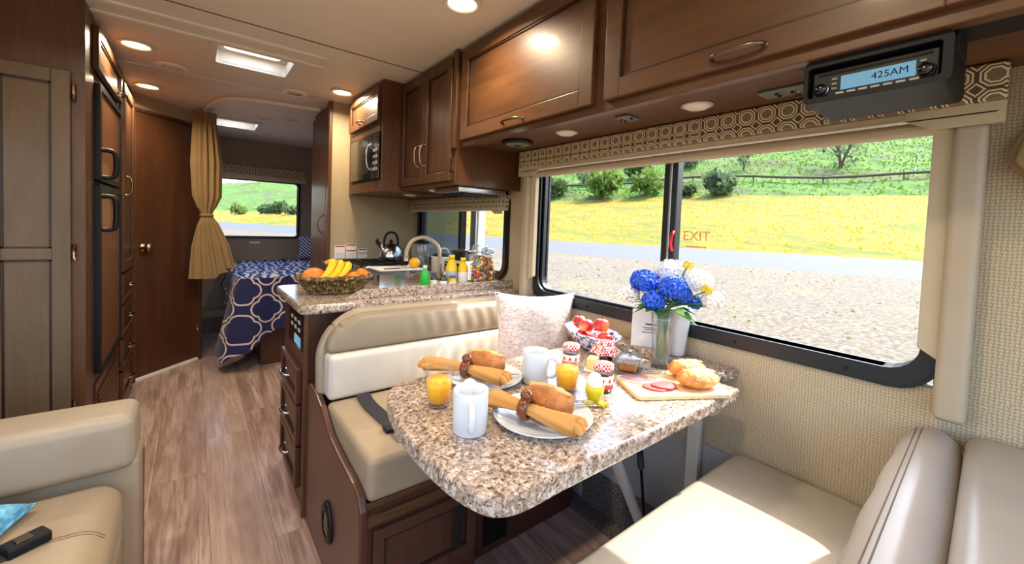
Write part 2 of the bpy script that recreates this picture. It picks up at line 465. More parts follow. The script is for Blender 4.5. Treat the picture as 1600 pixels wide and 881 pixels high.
class MB:
    def __init__(s): s.bm = bmesh.new(); s.mi = 0
    def _new(s, before, mi=None):
        fs = [f for f in s.bm.faces if f not in before]
        return fs
    def box(s, x0, x1, y0, y1, z0, z1, bev=0, seg=2):
        x0, x1 = min(x0, x1), max(x0, x1); y0, y1 = min(y0, y1), max(y0, y1); z0, z1 = min(z0, z1), max(z0, z1)
        mat = Matrix.Translation(((x0 + x1) / 2, (y0 + y1) / 2, (z0 + z1) / 2)) @ Matrix.Diagonal((x1 - x0, y1 - y0, z1 - z0, 1))
        r = bmesh.ops.create_cube(s.bm, size=1, matrix=mat)
        if bev:
            es = list({e for v in r['verts'] for e in v.link_edges})
            bmesh.ops.bevel(s.bm, geom=es, offset=min(bev, .45 * min(x1 - x0, y1 - y0, z1 - z0)), segments=seg, profile=.5, affect='EDGES')
        return s
    def quad(s, pts):
        s.bm.faces.new([s.bm.verts.new(p) for p in pts]); return s
    def grid(s, fn, nu, nv, uvfn=None, closeu=False):
        vs = [[s.bm.verts.new(fn(i / nu, j / nv)) for j in range(nv + 1)] for i in range(nu if closeu else nu + 1)]
        uvl = s.bm.loops.layers.uv.verify() if uvfn else None
        for i in range(nu):
            for j in range(nv):
                i2 = (i + 1) % len(vs)
                try: f = s.bm.faces.new((vs[i][j], vs[i2][j], vs[i2][j + 1], vs[i][j + 1]))
                except ValueError: continue
                f.smooth = True
                if uvfn:
                    for lp, (a, b) in zip(f.loops, ((i, j), (i + 1, j), (i + 1, j + 1), (i, j + 1))):
                        lp[uvl].uv = uvfn(a / nu, b / nv)
        return vs
    def tube(s, pts, r, n=8, caps=True, flat=None):
        pts = [Vector(p) for p in pts]; N = len(pts)
        rs = r if isinstance(r, (list, tuple)) else [r] * N
        rings = []; up = None
        for i, p in enumerate(pts):
            d = (pts[min(i + 1, N - 1)] - pts[max(i - 1, 0)])
            d = d.normalized() if d.length > 1e-9 else Vector((0, 0, 1))
            if up is None:
                up = Vector((0, 0, 1)) if abs(d.z) < .9 else Vector((1, 0, 0))
            a = d.cross(up); a = a.normalized() if a.length > 1e-6 else d.orthogonal().normalized()
            b = a.cross(d).normalized(); up = b
            fl = flat or (1, 1)
            rings.append([s.bm.verts.new(p + (a * math.cos(t) * fl[0] + b * math.sin(t) * fl[1]) * rs[i]) for t in (2 * PI * k / n for k in range(n))])
        for i in range(N - 1):
            for k in range(n):
                f = s.bm.faces.new((rings[i][k], rings[i][(k + 1) % n], rings[i + 1][(k + 1) % n], rings[i + 1][k])); f.smooth = True
        if caps and n > 2:
            s.bm.faces.new(rings[0]); s.bm.faces.new(list(reversed(rings[-1])))
        return s
    def cyl(s, p0, p1, r, r1=None, n=20, caps=True):
        return s.tube([p0, p1], [r, r if r1 is None else r1], n, caps)
    def lathe(s, prof, c=(0, 0, 0), n=28, sx=1, sy=1, fn=None):
        c = Vector(c); rings = []
        for (r, z) in prof:
            if r < 1e-5: rings.append([s.bm.verts.new(c + Vector((0, 0, z)))])
            else:
                ring = []
                for k in range(n):
                    t = 2 * PI * k / n; rr = r * (fn(t, z) if fn else 1)
                    ring.append(s.bm.verts.new(c + Vector((rr * sx * math.cos(t), rr * sy * math.sin(t), z))))
                rings.append(ring)
        for a, b in zip(rings, rings[1:]):
            for k in range(n):
                k2 = (k + 1) % n
                if len(a) == 1 and len(b) == 1: continue
                if len(a) == 1: f = s.bm.faces.new((a[0], b[k2], b[k]))
                elif len(b) == 1: f = s.bm.faces.new((a[k], a[k2], b[0]))
                else: f = s.bm.faces.new((a[k], a[k2], b[k2], b[k]))
                f.smooth = True
        return s
    def ell(s, c, r, seg=16, rings=10, rot=None, fn=None):
        r = (r, r, r) if isinstance(r, (int, float)) else r
        R = rot.to_matrix() if isinstance(rot, Euler) else (rot or Matrix.Identity(3))
        c = Vector(c); allr = []
        for i in range(rings + 1):
            ph = PI * i / rings - PI / 2
            if i in (0, rings):
                d = Vector((0, 0, math.sin(ph))); k = fn(d) if fn else 1
                allr.append([s.bm.verts.new(c + R @ Vector((0, 0, d.z * r[2] * k)))]); continue
            ring = []
            for j in range(seg):
                t = 2 * PI * j / seg; d = Vector((math.cos(ph) * math.cos(t), math.cos(ph) * math.sin(t), math.sin(ph)))
                k = fn(d) if fn else 1
                ring.append(s.bm.verts.new(c + R @ Vector((d.x * r[0] * k, d.y * r[1] * k, d.z * r[2] * k))))
            allr.append(ring)
        for a, b in zip(allr, allr[1:]):
            for k in range(seg):
                k2 = (k + 1) % seg
                if len(a) == 1: f = s.bm.faces.new((a[0], b[k2], b[k]))
                elif len(b) == 1: f = s.bm.faces.new((a[k], a[k2], b[0]))
                else: f = s.bm.faces.new((a[k], a[k2], b[k2], b[k]))
                f.smooth = True
        return s
    def prism(s, poly, axis, a, b, bev=0, seg=2, smooth=False):
        """poly: 2D points; axis 'x': (y,z), 'y': (x,z), 'z': (x,y)"""
        def P(p, t):
            return {'x': (t, p[0], p[1]), 'y': (p[0], t, p[1]), 'z': (p[0], p[1], t)}[axis]
        A = [s.bm.verts.new(P(p, a)) for p in poly]; B = [s.bm.verts.new(P(p, b)) for p in poly]
        n = len(poly); fs = [s.bm.faces.new(A), s.bm.faces.new(list(reversed(B)))]
        for i in range(n):
            f = s.bm.faces.new((A[i], B[i], B[(i + 1) % n], A[(i + 1) % n])); fs.append(f)
        bmesh.ops.recalc_face_normals(s.bm, faces=fs)
        if bev:
            es = [e for e in fs[0].edges] + [e for e in fs[1].edges]
            bmesh.ops.bevel(s.bm, geom=es, offset=bev, segments=seg, profile=.5, affect='EDGES')
        return s
    def rbox(s, x0, x1, y0, y1, z0, z1, r=.03, k=4, mdl=6, puff=(0, 0, 0), fn=None):
        """cushion: rounded box with optional swelling of its faces"""
        c = Vector(((x0 + x1) / 2, (y0 + y1) / 2, (z0 + z1) / 2)); h = Vector((abs(x1 - x0) / 2, abs(y1 - y0) / 2, abs(z1 - z0) / 2))
        r = min(r, min(h) * .98)
        md3 = mdl if isinstance(mdl, tuple) else (mdl,) * 3
        def axis(hh, md):
            e = [-hh + r * (1 - math.tan(PI / 4 * (1 - i / k))) for i in range(k)]
            mm = [-(hh - r) + 2 * (hh - r) * i / md for i in range(md + 1)]
            return e + mm + [-v for v in reversed(e)]
        ax = [axis(h[i], md3[i]) for i in range(3)]
        cache = {}
        def V(p):
            key = tuple(round(v, 6) for v in p)
            if key in cache: return cache[key]
            qv = Vector([max(-(h[i] - r), min(h[i] - r, p[i])) for i in range(3)]); d = Vector(p) - qv
            o = qv + d.normalized() * r if d.length > 1e-9 else Vector(p)
            u = [p[i] / h[i] for i in range(3)]
            for i in range(3):
                if puff[i]:
                    a, b = [j for j in range(3) if j != i]
                    o[i] += puff[i] * u[i] * (1 - u[a] ** 2) * (1 - u[b] ** 2)
            if fn: o = fn(o, u)
            cache[key] = s.bm.verts.new(c + o); return cache[key]
        for i in range(3):
            a, b = [j for j in range(3) if j != i]
            for sg in (-1, 1):
                for ia in range(len(ax[a]) - 1):
                    for ib in range(len(ax[b]) - 1):
                        vs = []
                        for (ja, jb) in ((ia, ib), (ia + 1, ib), (ia + 1, ib + 1), (ia, ib + 1)):
                            p = [0, 0, 0]; p[i] = sg * h[i]; p[a] = ax[a][ja]; p[b] = ax[b][jb]; vs.append(V(p))
                        if len(set(vs)) == 4:
                            try: f = s.bm.faces.new(vs); f.smooth = True
                            except ValueError: pass
        bmesh.ops.recalc_face_normals(s.bm, faces=list(s.bm.faces))
        return s
    def build(s, name, mat, parent=None, world=False, loc=None, rot=None, smooth=None, mats=None):
        if world and parent is not None:
            off = root_world(parent)
            bmesh.ops.translate(s.bm, verts=s.bm.verts, vec=-off)
        if world and parent is None and loc is not None:
            bmesh.ops.translate(s.bm, verts=s.bm.verts, vec=-Vector(loc))
        me = bpy.data.meshes.new(name)
        if smooth is not None:
            for f in s.bm.faces: f.smooth = smooth
        s.bm.to_mesh(me); s.bm.free()
        for mm in (mats or [mat]): me.materials.append(M[mm])
        o = bpy.data.objects.new(name, me); COL.objects.link(o)
        if parent is not None: o.parent = parent
        if loc is not None: o.location = loc
        if rot is not None: o.rotation_euler = rot
        return o

def tag(o, label=None, cat=None, group=None, kind=None):
    if label: o['label'] = label
    if cat: o['category'] = cat
    if group: o['group'] = group
    if kind: o['kind'] = kind
    return o
def thing(name, label, cat, loc=(0, 0, 0), rz=0, group=None, kind=None):
    o = bpy.data.objects.new(name, None); COL.objects.link(o)
    o.empty_display_size = .05
    o.location = loc; o.rotation_euler = (0, 0, rz)
    return tag(o, label, cat, group, kind)
def struct(name, mb, mat, parent=None, label=None, world=True):
    o = mb.build(name, mat, parent, world=world)
    if parent is None: o['kind'] = 'structure'
    if label: o['label'] = label
    return o
def bx(*a, **k): return MB().box(*a, **k)
def child(o, name, parent, loc):
    c = o.copy(); COL.objects.link(c); c.name = name; c.parent = parent; c.location = loc; return c
def copy_tree(o, parent=None):
    c = o.copy(); COL.objects.link(c); c.parent = parent
    for ch in list(o.children): copy_tree(ch, c)
    return c
def text(name, body, size, mat, parent, loc, rot, ext=.0004):
    cu = bpy.data.curves.new(name, 'FONT'); cu.body = body; cu.size = size; cu.align_x = 'CENTER'; cu.align_y = 'CENTER'
    cu.extrude = ext; cu.resolution_u = 3; cu.materials.append(M[mat])
    tmp = bpy.data.objects.new(name, cu); me = bpy.data.meshes.new_from_object(tmp); bpy.data.objects.remove(tmp)
    o = bpy.data.objects.new(name, me); COL.objects.link(o); o.parent = parent
    o.location = Vector(loc) - (root_world(parent) if parent else Vector()); o.rotation_euler = rot; return o
def catmull(pts, n=6):
    pts = [Vector(p) for p in pts]; out = []
    P = [pts[0] * 2 - pts[1]] + pts + [pts[-1] * 2 - pts[-2]]
    for i in range(1, len(P) - 2):
        for k in range(n):
            t = k / n; a, b, c, d = P[i - 1:i + 3]
            out.append(.5 * ((2 * b) + (-a + c) * t + (2 * a - 5 * b + 4 * c - d) * t * t + (-a + 3 * b - 3 * c + d) * t ** 3))
    out.append(pts[-1]); return out
def interp(tab, x):
    for (a, va), (b, vb) in zip(tab, tab[1:]):
        if x <= b: return va + (vb - va) * (0 if b == a else max(0, (x - a)) / (b - a))
    return tab[-1][1]
#PART2
# ------------------------------------------------------------------ room shell
XW, XL, YR, YF, ZC = 1.47, -1.0, 5.57, -0.95, 2.15
YK = 3.25                                    # kitchen partition
def holed(mb, axis, t0, t1, u0, u1, v0, v1, holes):
    us = sorted({u0, u1, *[h[0] for h in holes], *[h[1] for h in holes]}); vs = sorted({v0, v1, *[h[2] for h in holes], *[h[3] for h in holes]})
    for a, b in zip(us, us[1:]):
        for c, d in zip(vs, vs[1:]):
            if any(h[0] <= (a + b) / 2 <= h[1] and h[2] <= (c + d) / 2 <= h[3] for h in holes): continue
            if axis == 'x': mb.box(t0, t1, a, b, c, d)
            elif axis == 'y': mb.box(a, b, t0, t1, c, d)
            else: mb.box(a, b, c, d, t0, t1)
    return mb
def rrect(u0, u1, v0, v1, r, k=6):
    out = []
    for (cu, cv, a0) in ((u1 - r, v1 - r, 0), (u0 + r, v1 - r, 90), (u0 + r, v0 + r, 180), (u1 - r, v0 + r, 270)):
        for i in range(k + 1):
            a = math.radians(a0 + 90 * i / k); out.append((cu + r * math.cos(a), cv + r * math.sin(a)))
    return out
def ring(mb, axis, t0, t1, o, i):
    """o, i: (u0,u1,v0,v1,r) outer and inner rounded rectangles"""
    O, I = rrect(*o), rrect(*i)
    def P(p, t): return {'x': (t, p[0], p[1]), 'y': (p[0], t, p[1]), 'z': (p[0], p[1], t)}[axis]
    L = [[mb.bm.verts.new(P(p, t)) for p in poly] for poly, t in ((O, t0), (O, t1), (I, t1), (I, t0))]
    n = len(O); fs = []
    for a in range(4):
        A, B = L[a], L[(a + 1) % 4]
        for k in range(n): fs.append(mb.bm.faces.new((A[k], A[(k + 1) % n], B[(k + 1) % n], B[k])))
    bmesh.ops.recalc_face_normals(mb.bm, faces=fs)
    return mb

# floor with planks
fl = struct('floor', bx(XL, XW, YF, YR, -.06, -.006), 'floor_seam')
PWD = .209
plank_cache = {}
col_i = 0
x = -.152 - PWD * 2
joint = {0: .55, 1: 1.35, 2: .35, 3: 1.05, 4: .1, 5: .8, 6: .5, 7: 1.2}
while x < 1.36:
    y = YF - joint[col_i % 8] * .6
    PL = 1.32
    off = {2: 2.47, 3: 2.84, 4: 1.80}.get(col_i)
    if off is not None: y = off - 3 * PL
    while y < YR:
        a, b = max(y, YF), min(y + PL, YR)
        if b - a > .05:
            xx0, xx1 = max(x, XL), min(x + PWD, 1.37)
            o = bx(0, xx1 - xx0 - .0012, 0, b - a - .0015, -.006, 0).build('plank', 'floor_plank', fl)
            o.location = (xx0, a, 0)
        y += PL
    x += PWD; col_i += 1
tag(fl, 'light brown wood-look plank floor')

W1 = (.14, 1.675, .912, 1.70); WK = (1.95, 3.12, .99, 1.46); WR = (.155, .99, 1.045, 1.69)
wr = struct('wall_right', holed(MB(), 'x', XW, XW + .05, YF, YR, -.06, ZC, [W1, WK]), 'wallpaper')
wl = struct('wall_left', holed(MB(), 'x', XL - .05, XL, YF, YR, -.06, ZC, [(-.85, 1.78, .90, 1.75)]), 'wallpaper')  # unseen opening above the sofa, widened to let in more sky light
wb = struct('wall_rear', holed(MB(), 'y', YR, YR + .05, XL - .05, XW + .05, -.06, ZC, [WR]), 'rear_wallpaper')
SK1 = (.085, .43, 2.58, 2.88); SK2 = (.12, .465, 4.52, 4.86)
ce = struct('ceiling', holed(MB(), 'z', ZC, ZC + .05, XL - .05, XW + .05, YF, YR + .05, [(a_ - .013, b_ + .013, c_ - .013, d_ + .013) for a_, b_, c_, d_ in (SK1, SK2)]), 'ceiling_panel')
wk = struct('wall_partition', bx(.80, XW, YK, YK + .05, 0, ZC), 'wallpaper')
# wardrobe side next to the partition, seen edge-on from the aisle
struct('trim_6', bx(.775, .80, YK - .015, YK + .05, 0, ZC - .002, .004), 'walnut_v')
wd = thing('wardrobe', 'tall narrow dark wood wardrobe beside the bedroom entrance', 'wardrobe', (1.1, YK + .3, 0))
bx(.80, XW - .01, YK + .051, YK + .55, 0, ZC - .005).build('body', 'walnut_v', wd, True)
dr = bx(.778, .798, YK + .07, YK + .53, .12, ZC - .06, .004).build('door', 'walnut_v', wd, True)
MB().tube(catmull([(.778, YK + .12, 1.16), (.745, YK + .12, 1.2), (.742, YK + .12, 1.27), (.778, YK + .12, 1.31)], 4), .005, 6).build('handle', 'bronze', dr, True)

# bathroom: angled door between refrigerator side and bedroom
A = Vector((-.366, 4.08, 0)); B = Vector((.045, 4.50, 0))
d = (B - A).normalized(); nn = Vector((d.y, -d.x, 0)); L = (B - A).length; ang = math.atan2(d.y, d.x)
w5 = thing('wall_bathroom', None, None, A, ang, kind='structure')
bx(0, L, 0, .04, 2.03, ZC).build('upper_wall', 'wallpaper', w5)
bx(-.03, .022, -.012, .04, 0, 2.045, .003).build('door_post', 'walnut_v', w5)
bx(L - .03, L, -.014, .04, 0, 2.045, .003).build('door_post', 'walnut_v', w5)
bx(0, L, -.01, .04, 2.02, 2.045, .003).build('door_head', 'walnut_x', w5)
bx(.02, L - .03, -.012, .03, 0, .022, .003).build('threshold', 'ceiling_trim', w5)
d1 = thing('door_1', 'dark wood bathroom door set at an angle, round knob', None, A, ang, kind='structure')
bx(.024, L - .032, .0, .035, .025, 2.018, .003).build('door_leaf', 'walnut_door', d1)
k = MB(); k.lathe([(0, .075), (.018, .072), (.031, .06), (.032, .048), (.018, .032), (.014, .014), (.032, .009), (.034, 0), (0, 0)])
bmesh.ops.rotate(k.bm, verts=k.bm.verts, cent=(0, 0, 0), matrix=Matrix.Rotation(PI / 2, 3, 'X'))
k.build('door_knob', 'copper', d1, loc=(.085, 0, 1.01))
for z in (.3, 1.75): MB().cyl((L - .034, -.004, z - .035), (L - .034, -.004, z + .035), .005, n=8).build('hinge', 'copper', d1)
struct('wall_bedroom', bx(.0, .045, 4.50, YR, 0, ZC), 'rear_wallpaper')
st = thing('trim_1', 'low carpeted ledge along the rear bedroom wall', None, (.1, 5.47, 0), kind='structure')
bx(.045, .42, 5.42, YR, 0, .17).build('riser', 'walnut_base', st, True)
bx(.045, .42, 5.40, YR, .17, .25, .01).build('ledge', 'leather_taupe', st, True)
# carpeted strip by the wall below the dinette
struct('floor_carpet', bx(1.37, XW, -.6, 1.75, -.006, .012), 'carpet')
struct('wall_dinette_lower', bx(XW - .012, XW, YF, 1.75, 0, .52), 'grey_wall')

struct('baseboard_right', bx(XW - .026, XW - .012, .56, 1.245, .012, .18, .003), 'carpet')
# ceiling seams and trims
for i, (ya, yb, xa, xb, h) in enumerate(((2.395, 2.425, -.33, .555, .012), (2.545, 2.575, -.366, .575, .012))):
    struct('trim_%d' % (i + 2), bx(xa, xb, ya, yb, ZC - h, ZC, .004), 'ceiling_trim')
struct('trim_4', bx(-.366, 1.04, 2.235, 2.241, ZC - .002, ZC), 'floor_seam')
struct('trim_5', bx(-.366, .77, 3.3, 3.308, ZC - .003, ZC), 'ceiling_trim')

# skylights
def skylight(name, label, r):
    x0, x1, y0, y1 = r
    t = thing(name, label, 'skylight', ((x0 + x1) / 2, (y0 + y1) / 2, ZC - .02))
    ring(MB(), 'z', ZC - .014, ZC, (x0 - .035, x1 + .035, y0 - .035, y1 + .035, .02), (x0, x1, y0, y1, .02)).build('trim_ring', 'white_plastic', t, True)
    ring(MB(), 'z', ZC - .002, ZC + .14, (x0 - .012, x1 + .012, y0 - .012, y1 + .012, .02), (x0, x1, y0, y1, .02)).build('shaft', 'white_plastic', t, True)
    def f(u, v):
        a, b = 2 * u - 1, 2 * v - 1
        return ((x0 + x1) / 2 + a * (x1 - x0 + .02) / 2, (y0 + y1) / 2 + b * (y1 - y0 + .02) / 2, ZC + .14 + .05 * (1 - a ** 4) * (1 - b ** 4))
    mb = MB(); mb.grid(f, 10, 10); mb.build('dome', 'skylight_dome', t, True)
    ring(MB(), 'z', ZC + .06, ZC + .075, (x0 + .001, x1 - .001, y0 + .001, y1 - .001, .02), (x0 + .035, x1 - .035, y0 + .035, y1 - .035, .04)).build('inner_frame', 'cream_paint', t, True)
    bx((x0 + x1) / 2 - .012, (x0 + x1) / 2 + .012, y0, y1, ZC + .115, ZC + .13, .004).build('crossbar', 'white_plastic', t, True)
    return t
skylight('roof_skylight', 'bright roof skylight above the aisle with raised white frame', SK1)
skylight('roof_skylight', 'bedroom roof skylight beyond the curtain track', SK2)

# curtain track on the ceiling
trk = catmull([(.05, 4.42, 0), (.06, 4.2, 0), (.11, 3.87, 0), (.2, 3.68, 0), (.34, 3.59, 0), (.50, 3.55, 0), (.77, 3.51, 0)], 6)
mb = MB()
pts = [Vector((p.x, p.y, ZC - .016)) for p in trk]
mb.tube(pts, .016, 8, flat=(.6, 1))
tag(mb.build('curtain_track', 'ceiling_trim', None), 'curved white curtain track fixed to the ceiling', 'curtain track')

# ------------------------------------------------------------------ windows
def window(name, axis, t, o, i, mull=None, label=None, thick=.03, panes=None):
    W = thing(name, label, None, (0, 0, 0), kind='structure')
    u0, u1, v0, v1, r = o
    W.location = {'x': (t, (u0 + u1) / 2, v0), 'y': ((u0 + u1) / 2, t, v0)}[axis]
    ring(MB(), axis, t - .012, t + .052, o, i).build('window_frame', 'frame_black', W, True)
    gap = .014
    inner = (i[0] + gap, i[1] - gap, i[2] + gap, i[3] - gap, max(.01, i[4] - gap * .6))
    ring(MB(), axis, t - .02, t + .04, (o[0] + .012, o[1] - .012, o[2] + .012, o[3] - .012, o[4] * .85), i).build('frame_lip', 'frame_black', W, True)
    return W
def pane(W, axis, t, u0, u1, v0, v1, mat='window_glass'):
    if axis == 'x': return bx(t, t + .004, u0, u1, v0, v1).build('pane', mat, W, True)
    return bx(u0, u1, t, t + .004, v0, v1).build('pane', mat, W, True)
w1 = window('window_1', 'x', XW, (.1225, 1.69, .893, 1.73, .10), (.165, 1.627, .945, 1.68, .07), label='large dinette window with dark frame and a sliding pane')
bx(XW - .012, XW + .03, .855, .906, .937, 1.69, .004).build('mullion', 'frame_black', w1, True)
bx(XW - .02, XW - .012, .874, .884, .937, 1.69, .002).build('mullion_rib', 'steel_brushed', w1, True)
ring(MB(), 'x', XW + .0, XW + .02, (.90, 1.635, .937, 1.69, .06), (.918, 1.615, .957, 1.67, .05)).build('sash', 'frame_black', w1, True)
pane(w1, 'x', XW + .022, .155, .875, .935, 1.69); pane(w1, 'x', XW + .008, .89, 1.635, .935, 1.69)
lt = MB().tube(catmull([(XW - .012, .858, 1.285), (XW - .03, .855, 1.27), (XW - .03, .859, 1.235), (XW - .014, .861, 1.21)], 4), .006, 6).build('latch', 'red_plastic', w1, True)
text('exit_lettering', 'EXIT', .052, 'exit_red', w1, (XW + .018, .785, 1.268), (PI / 2, 0, -PI / 2), .0002)
bx(XW + .018, XW + .0185, .745, .825, 1.226, 1.232).build('exit_underline', 'exit_red', w1, True)
for y in (.31, .61, .93, 1.27): bx(XW - .023, XW - .0195, y - .004, y + .004, .913, .922).build('screw', 'black_plastic', w1, True)

w2 = window('window_2', 'x', XW, (1.91, 3.16, .955, 1.5, .09), (1.95, 3.115, .995, 1.455, .06), label='kitchen window with dark frame and grey insect screen')
bx(XW - .012, XW + .03, 2.45, 2.49, .99, 1.46, .004).build('mullion', 'frame_black', w2, True)
pane(w2, 'x', XW + .022, 1.94, 2.47, .99, 1.46); pane(w2, 'x', XW + .012, 2.47, 3.12, .99, 1.46, 'screen_glass')
ring(MB(), 'x', XW - .004, XW + .012, (2.47, 3.118, .99, 1.46, .03), (2.495, 3.09, 1.015, 1.435, .03)).build('sash', 'frame_black', w2, True)

w3 = window('window_3', 'y', YR, (.125, 1.02, 1.02, 1.715, .06), (.155, .99, 1.05, 1.685, .04), label='bedroom rear window with dark frame')
pane(w3, 'y', YR + .012, .145, 1.0, 1.04, 1.695)
bx(.50, .60, YR - .004, YR, .965, .985).build('sticker', 'paper_white', w3, True)

# white awning arm folded against the outside of the coach
aw = thing('awning_arm', 'white awning arm standing outside the kitchen window', 'awning arm', (XW + .1, 2.40, -.4))
bx(XW + .06, XW + .12, 2.345, 2.445, -.3, 2.0, .01).build('arm', 'white_plastic', aw, True)
bx(XW + .05, XW + .06, 2.36, 2.43, -.2, 1.95).build('bracket', 'steel_brushed', aw, True)
bx(XW + .12, XW + .135, 2.37, 2.42, -.3, 1.9, .004).build('rail', 'white_plastic', aw, True)

# ------------------------------------------------------------------ outdoors
ND = Vector((.928, .372)); TD = Vector((.372, -.928))
PROF = [(-60, -.75), (8, -.75), (22, -.21), (31, .23), (60, 5.98), (68, 9.1), (90, 16.5), (130, 32), (200, 48)]
TF = [(-300, .3), (-100, .36), (-45, .8), (0, 1), (150, 1)]
TH = [(-300, .72), (-100, .8), (0, 1), (150, 1)]
from mathutils import noise as mnoise
def terr(n, t):
    z = interp(PROF, n)
    if n > 31:
        z = .23 + (interp(PROF, min(n, 61)) - .23) * interp(TF, t) + max(0, z - interp(PROF, 61)) * interp(TH, t)
        z += .5 * mnoise.noise(Vector((n * .06, t * .06, 0))) * min(1, (n - 31) / 25) * (2.2 if n > 64 else .6)
    return z
def wpt(n, t, dz=0):
    p = ND * n + TD * t
    return Vector((p.x, p.y, terr(n, t) + dz))
def patch(name, n0, n1, t0, t1, nn_, tn_, mat, label):
    mb = MB(); mb.grid(lambda u, v: wpt(n0 + (n1 - n0) * u, t0 + (t1 - t0) * v), nn_, tn_)
    bmesh.ops.recalc_face_normals(mb.bm, faces=mb.bm.faces)
    o = mb.build(name, mat); o['kind'] = 'structure'; o['label'] = label
    return o
patch('ground', -60, 22, -230, 120, 24, 40, 'gravel_ground', 'pale gravel ground outside the coach')
patch('road', 22, 31, -230, 120, 6, 60, 'asphalt', 'light grey asphalt road beyond the gravel')
patch('field', 31, 61, -260, 130, 30, 120, 'flower_field', 'field of yellow wildflowers beyond the road')
patch('hill', 61, 200, -330, 180, 60, 160, 'hill_grass', 'green hillside rising behind the flower field')

def scatter(name, label, cat, mat, cnt, n0, n1, t0, t1, size, hgt, mats=None):
    mb = MB()
    for _ in range(cnt):
        n = random.uniform(n0, n1); t = random.uniform(t0, t1); p = wpt(n, t); s = size * random.uniform(.6, 1.4); h = hgt * random.uniform(.5, 1.4)
        a = random.uniform(0, PI); dx, dy = math.cos(a) * s, math.sin(a) * s
        mb.quad([(p.x - dx, p.y - dy, p.z - .02), (p.x + dx, p.y + dy, p.z - .02), (p.x + dx * .7, p.y + dy * .7, p.z + h), (p.x - dx * .7, p.y - dy * .7, p.z + h)])
        mb.bm.faces.ensure_lookup_table(); mb.bm.faces[-1].material_index = random.randrange(len(mats)) if mats else 0
    o = mb.build(name, mat, mats=mats); tag(o, label, cat, kind='stuff')
scatter('wildflowers', 'yellow wildflowers covering the field beyond the road', 'flowers', 'petal_yellow', 5000, 31.5, 60, -75, 35, .08, .10, ['petal_field'])
scatter('hillside_scrub', 'low green scrub growing over the hillside', 'scrub', 'leaf_olive', 14000, 61, 112, -90, 50, .14, .2, ['leaf_olive', 'field_green', 'field_green', 'field_green'])
scatter('dry_grass', 'sparse dry grass tufts in the gravel', 'grass', 'leaf_olive', 500, 4, 22, -25, 14, .035, .035)

def foliage(mb, c, r, cnt, size):
    for _ in range(cnt):
        while True:
            v = Vector((random.uniform(-1, 1), random.uniform(-1, 1), random.uniform(-1, 1)))
            if .35 < v.length < 1: break
        p = Vector(c) + Vector((v.x * r[0], v.y * r[1], v.z * r[2])); s = size * random.uniform(.6, 1.4)
        e = Euler((random.uniform(0, PI), random.uniform(0, PI), random.uniform(0, PI))).to_matrix()
        mb.quad([p + e @ Vector(k) * s for k in ((-1, -.5, 0), (1, -.5, 0), (.8, .6, .1), (-.8, .6, .1))])
def bush(n, t, h, wd_, label, cat='bush', leaf='leaf_sage', group=None, name='hillside_bush', trunk=.15, cnt=330, bare=False):
    p = wpt(n, t); o = thing(name, label, cat, p, 0, group)
    mb = MB(); nb = 3
    for i in range(nb):
        a = 2 * PI * i / nb + random.random()
        pts = [(0, 0, -.3), (math.cos(a) * wd_ * .08, math.sin(a) * wd_ * .08, h * .3), (math.cos(a) * wd_ * .25, math.sin(a) * wd_ * .25, h * .7)]
        mb.tube(catmull(pts, 3), [trunk * (1 - .1 * k) for k in range(7)], 6)
        if bare:
            for j in range(6):
                z0 = h * (.3 + .08 * j); aa = a + random.uniform(-1.2, 1.2)
                mb.tube([(math.cos(a) * wd_ * .15, math.sin(a) * wd_ * .15, z0), (math.cos(aa) * wd_ * .5, math.sin(aa) * wd_ * .5, z0 + h * .35)], [.07, .02], 5)
    mb.build('trunk', 'trunk_bark', o)
    mb = MB(); nl = 4
    for i in range(nl):
        a = 2 * PI * i / nl + random.random(); q_ = .28 * wd_
        foliage(mb, (math.cos(a) * q_ * .8, math.sin(a) * q_ * .8, h * random.uniform(.3, .6)), (wd_ * .32, wd_ * .32, h * .36), (cnt // (6 if bare else 1)) // nl, .06 * (wd_ + h) / 2 + .08)
    mb.build('foliage', leaf, o)
    return o
bush(61, -3.9, 3.8, 4.2, 'round grey-green bush standing alone above the yellow field', cnt=520)
bush(61, -8.2, 2.0, 3.0, 'low dark bush at the top of the yellow field beside the round bush', leaf='leaf_dark')
bush(62, -20.0, 5.2, 5.6, 'spreading green tree with forked trunk above the flower field', 'tree', 'leaf_olive', name='hillside_tree', cnt=520)
bush(62, -13.6, 5.0, 4.2, 'young light green tree next to the forked tree', 'tree', 'leaf_olive', name='hillside_tree')
bush(76, 10.9, 5.5, 5.5, 'bare branched tree on the slope above the fence', 'tree', 'leaf_sage', name='hillside_tree', trunk=.22, bare=True)
bush(78, -1.5, 4.5, 3.0, 'thin bare sapling on the upper slope', 'tree', 'leaf_sage', name='hillside_tree', trunk=.07, bare=True)
for i, (n, t, h, wd_) in enumerate(((63.2, -29, 4, 5), (63, -36.5, 4.2, 5.2), (63, -44, 4, 5), (73, -26, 3.5, 5), (78, -18.5, 4, 5), (83, -11, 3.4, 5))):
    bush(n, t, h, wd_, 'dark shrub in the row along the foot of the hillside', leaf=('leaf_dark', 'leaf_sage')[i % 2], group='shrubs along the foot of the hillside')
for i in range(11):
    n = 44 + random.uniform(-3, 10); t = -(72 + 5.2 * i)
    bush(n, t, random.uniform(2.0, 3.6), random.uniform(3, 5), 'shrub in the row seen through the bedroom window', leaf=('leaf_sage', 'leaf_olive', 'leaf_dark')[i % 3], group='shrubs seen through the bedroom window', cnt=220)
fe = thing('hillside_fence', 'long low dark fence running across the hillside', 'fence', wpt(68, -10))
mb = MB(); mb.tube([wpt(68, t, .75) for t in range(-80, 36, 4)], .2, 5); mb.build('rail', 'fence_wood', fe, True)
